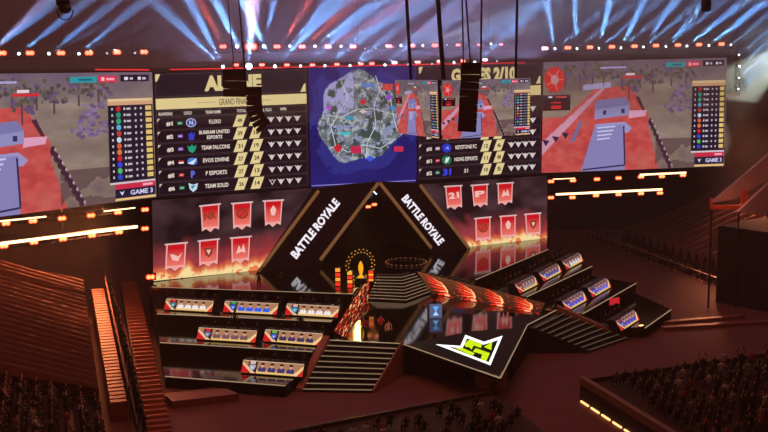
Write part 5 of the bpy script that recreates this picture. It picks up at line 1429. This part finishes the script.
for row in range(2):
    for k in range(int(Lf / .95)):
        if rnd.random() < .16: continue
        p = FN0 + fd * (.5 + k * .95) + fs * (.8 + row * 1.0)
        o = fch if c_ == 0 else copy_tree(fch); c_ += 1
        o.location = p; o.rotation_euler = (0, 0, math.atan2(-fs.y, -fs.x) - math.pi / 2)
        tag(o, 'empty folding chair in the double row behind the right floor barrier', 'chair', 'folding chairs behind the right barrier')
        if rnd.random() < .30:
            person('sit', p + Vector((0, 0, .01)), (-fs.x, -fs.y), 'dark seated guest on a folding chair behind the right floor barrier', 'seated guests behind the right barrier', (.05, .03, .03))
            tag(o, 'folding chair with a guest on it behind the right floor barrier', 'chair', 'taken folding chairs behind the right barrier')
# black curtained box, ramps and seats at the right edge
p0, p1 = at_z(716, 292, 1.0), at_z(800, 308, 1.0)
o = empty('curtained_box', flat((p0 + p1) / 2, 0), 'large black curtained control box at the right edge above the chairs', 'box')
dd = (p1 - p0).xy.to_3d().normalized(); nn_ = Vector((-dd.y, dd.x, 0)) * 8
MB().hexa([flat(p0, 0), flat(p1, 0), flat(p1 + nn_, 0), flat(p0 + nn_, 0)], [flat(k, 7.6) for k in (p0, p1, p1 + nn_, p0 + nn_)]).build('curtain_walls', mat('black_curtain', rgb(34, 20, 22), .9, 0, noise=.3, scale=.8), o)
person('stand', flat(p0.lerp(p1, .58) + nn_ * .2, 7.62), (-.6, -.8), 'person in a pale top standing on the curtained box at the right edge', None, (.42, .40, .52))
person('stand', flat(p0.lerp(p1, .45) + nn_ * .3, 7.62), (-.6, -.8), 'person in dark clothes standing on the curtained box at the right edge', None, (.03, .03, .04))
RP = mat('ramp_grey', rgb(196, 160, 160), .6)
for (a, b, c, d), lab in ((((712, 203), (768, 163), (800, 150), (742, 200)), 'grey sloping gangway wall rising to the right edge under the battle screen'), (((738, 212), (768, 189), (812, 158), (760, 206)), 'second grey sloping gangway wall, closer to the right edge')):
    q = [at_z(a[0], a[1], 7), at_z(b[0], b[1], 10.2), at_z(b[0] + 60, b[1] - 34, 13), at_z(a[0] + 14, a[1] + 4, 7)]
    y_ = 104 if 'second' not in lab else 101
    P_ = [at_y(a[0], a[1], y_), at_y(a[0] + 24, a[1] + (-4 if y_ == 104 else 4), y_), at_y(b[0] + 62, b[1] - 22, y_), at_y(b[0] + 38, b[1] - 40, y_)]
    o = MB().slab(P_, Vector((0, .6, 0))).build('gangway_wall', RP); tag(o, lab, 'wall', 'gangway walls')
SO = mat('orange_seat', rgb(206, 84, 54), .5)
for x, y, lab in ((724, 207, 'orange lit bench seat at the foot of the grey gangway walls'),):
    p = at_y(x, y, 103)
    o = empty('lit_bench', p, lab, 'bench')
    MB().box(p + Vector((.2, 0, 0)), (2.9, .6, .35)).build('seat', SO, o); MB().box(p + Vector((1.9, .1, .75)), (.5, .4, 1.6)).build('end_panel', SO, o); MB().box(p + Vector((-1.2, .1, .4)), (.2, .4, .9)).build('end_panel', SO, o)
    [MB().box((p.x + k, p.y + .2, p.z / 2 - .1), (.14, .14, p.z - .2)).build('leg', BLACK, o) for k in (-1.1, 1.5)]
l = area('seat_lamp', at_y(728, 190, 100.5), at_y(726, 206, 103), .6, 30, (1, .35, .2))
# ------------------------------------------------------------------ audience blocks on the floor
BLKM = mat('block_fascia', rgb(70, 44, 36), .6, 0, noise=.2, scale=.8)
A0, A1 = at_z(580, 383.5, 1.3), at_z(800, 351, 1.3)
A2 = at_z(690, 452, 1.3)
e1 = (A1 - A0).normalized(); e2 = (A2 - A0).normalized()
o = empty('audience_block', flat((A0 + A1) / 2, 0), 'raised audience block with a lit amber side, seen across the floor from the emblem', 'seating block')
MB().prism([(k.x, k.y) for k in (A0, A0 + e2 * 24, A0 + e2 * 24 + e1 * 30, A0 + e1 * 30)], 0, 1.3).build('block_deck', STEPM, o)
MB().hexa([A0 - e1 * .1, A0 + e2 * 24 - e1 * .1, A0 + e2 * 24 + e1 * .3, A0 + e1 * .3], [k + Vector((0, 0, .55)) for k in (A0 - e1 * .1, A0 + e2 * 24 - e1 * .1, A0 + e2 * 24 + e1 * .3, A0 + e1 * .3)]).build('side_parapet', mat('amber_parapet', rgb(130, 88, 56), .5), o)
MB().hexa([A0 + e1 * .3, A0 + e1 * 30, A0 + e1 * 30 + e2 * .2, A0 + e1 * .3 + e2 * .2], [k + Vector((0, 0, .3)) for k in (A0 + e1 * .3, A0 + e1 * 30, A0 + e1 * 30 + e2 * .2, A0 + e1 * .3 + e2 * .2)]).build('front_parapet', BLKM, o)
DASH = mat('led_dash', (1, .8, .5, 1), .5, 0, emit=rgb(255, 190, 120), strength=2.2)
for k in range(9):
    a = flat(A0, .1) - e1 * .06 + e2 * (.3 + 1.55 * k); b = a + e2 * 1.15
    MB().bar(a, b, .10).build('led_dash', DASH, o)
crowd(A0 + e1 * 1.4 + e2 * 1.6, e1, 26, e2, 13, 1.0, 0, 1.31, .85, (-e2.x, -e2.y), 'on the raised audience block', 5, 130, .72)
B0, B1 = at_z(497, 392.5, .9), at_z(285, 434, .9)
B2 = at_z(560, 446, .9)
e1 = (B1 - B0).normalized(); e2 = (B2 - B0).normalized()
o = empty('audience_block', flat((B0 + B1) / 2, 0), 'low dark audience block at the bottom of the picture under the emblem tip', 'seating block')
MB().prism([(k.x, k.y) for k in (B0, B0 + e1 * 22, B0 + e1 * 22 + e2 * 10, B0 + e2 * 10)], 0, .9).build('block_deck', STEPM, o)
MB().hexa([B0, B0 + e1 * 22, B0 + e1 * 22 + e2 * .25, B0 + e2 * .25], [k + Vector((0, 0, .25)) for k in (B0, B0 + e1 * 22, B0 + e1 * 22 + e2 * .25, B0 + e2 * .25)]).build('front_parapet', BLKM, o)
crowd(B0 + e1 * .6 + e2 * 2.6, e1, 19, e2, 6, 1.0, 0, .91, .95, (-e2.x, -e2.y), 'on the low audience block', 6, 40, .5, poses=('sit',))
person('stand', at_z(494, 402, 0), (0, 1), 'dark guard standing on the floor at the corner of the low audience block', None, (.02, .02, .02))
# low risers on the arena floor
LRM = mat('low_riser', rgb(150, 88, 78), .5)
o = empty('floor_riser', at_z(200, 400, 0), 'low two stepped riser on the floor under the lowest left terrace', 'platform')
a, b = at_z(166, 398.5, .3), at_z(226, 391.5, .3)
d = (b - a).normalized(); s_ = Vector((-d.y, d.x, 0))
MB().hexa([flat(k, 0) for k in (a, b, b + s_ * 1.3, a + s_ * 1.3)], [flat(k, .3) for k in (a, b, b + s_ * 1.3, a + s_ * 1.3)]).build('upper_tread', LRM, o)
a2_, b2_ = a - s_ * 1.6 + d * .2, b - s_ * 1.6 + d * .6
MB().hexa([flat(k, 0) for k in (a2_, b2_, b - s_ * .05, a - s_ * .05)], [flat(k, .55) for k in (a2_, b2_, b - s_ * .05, a - s_ * .05)]).build('lower_tread', LRM, o)
for (x0, y0), (x1, y1), lab in (((660, 323), (745, 316), 'long low pale floor board lying behind the royal blue desk'), ((664, 328), (800, 320), 'second long low floor board nearer the audience block')):
    a, b = at_z(x0, y0, .25), at_z(x1, y1, .25); d = (b - a).normalized(); s_ = Vector((-d.y, d.x, 0)) * .8
    o = MB().hexa([flat(k, 0) for k in (a, b, b + s_, a + s_)], [flat(k, .25) for k in (a, b, b + s_, a + s_)]).bar(flat(a, .27), flat(b, .27), .05).build('floor_board', LRM); tag(o, lab, 'board', 'low floor boards')
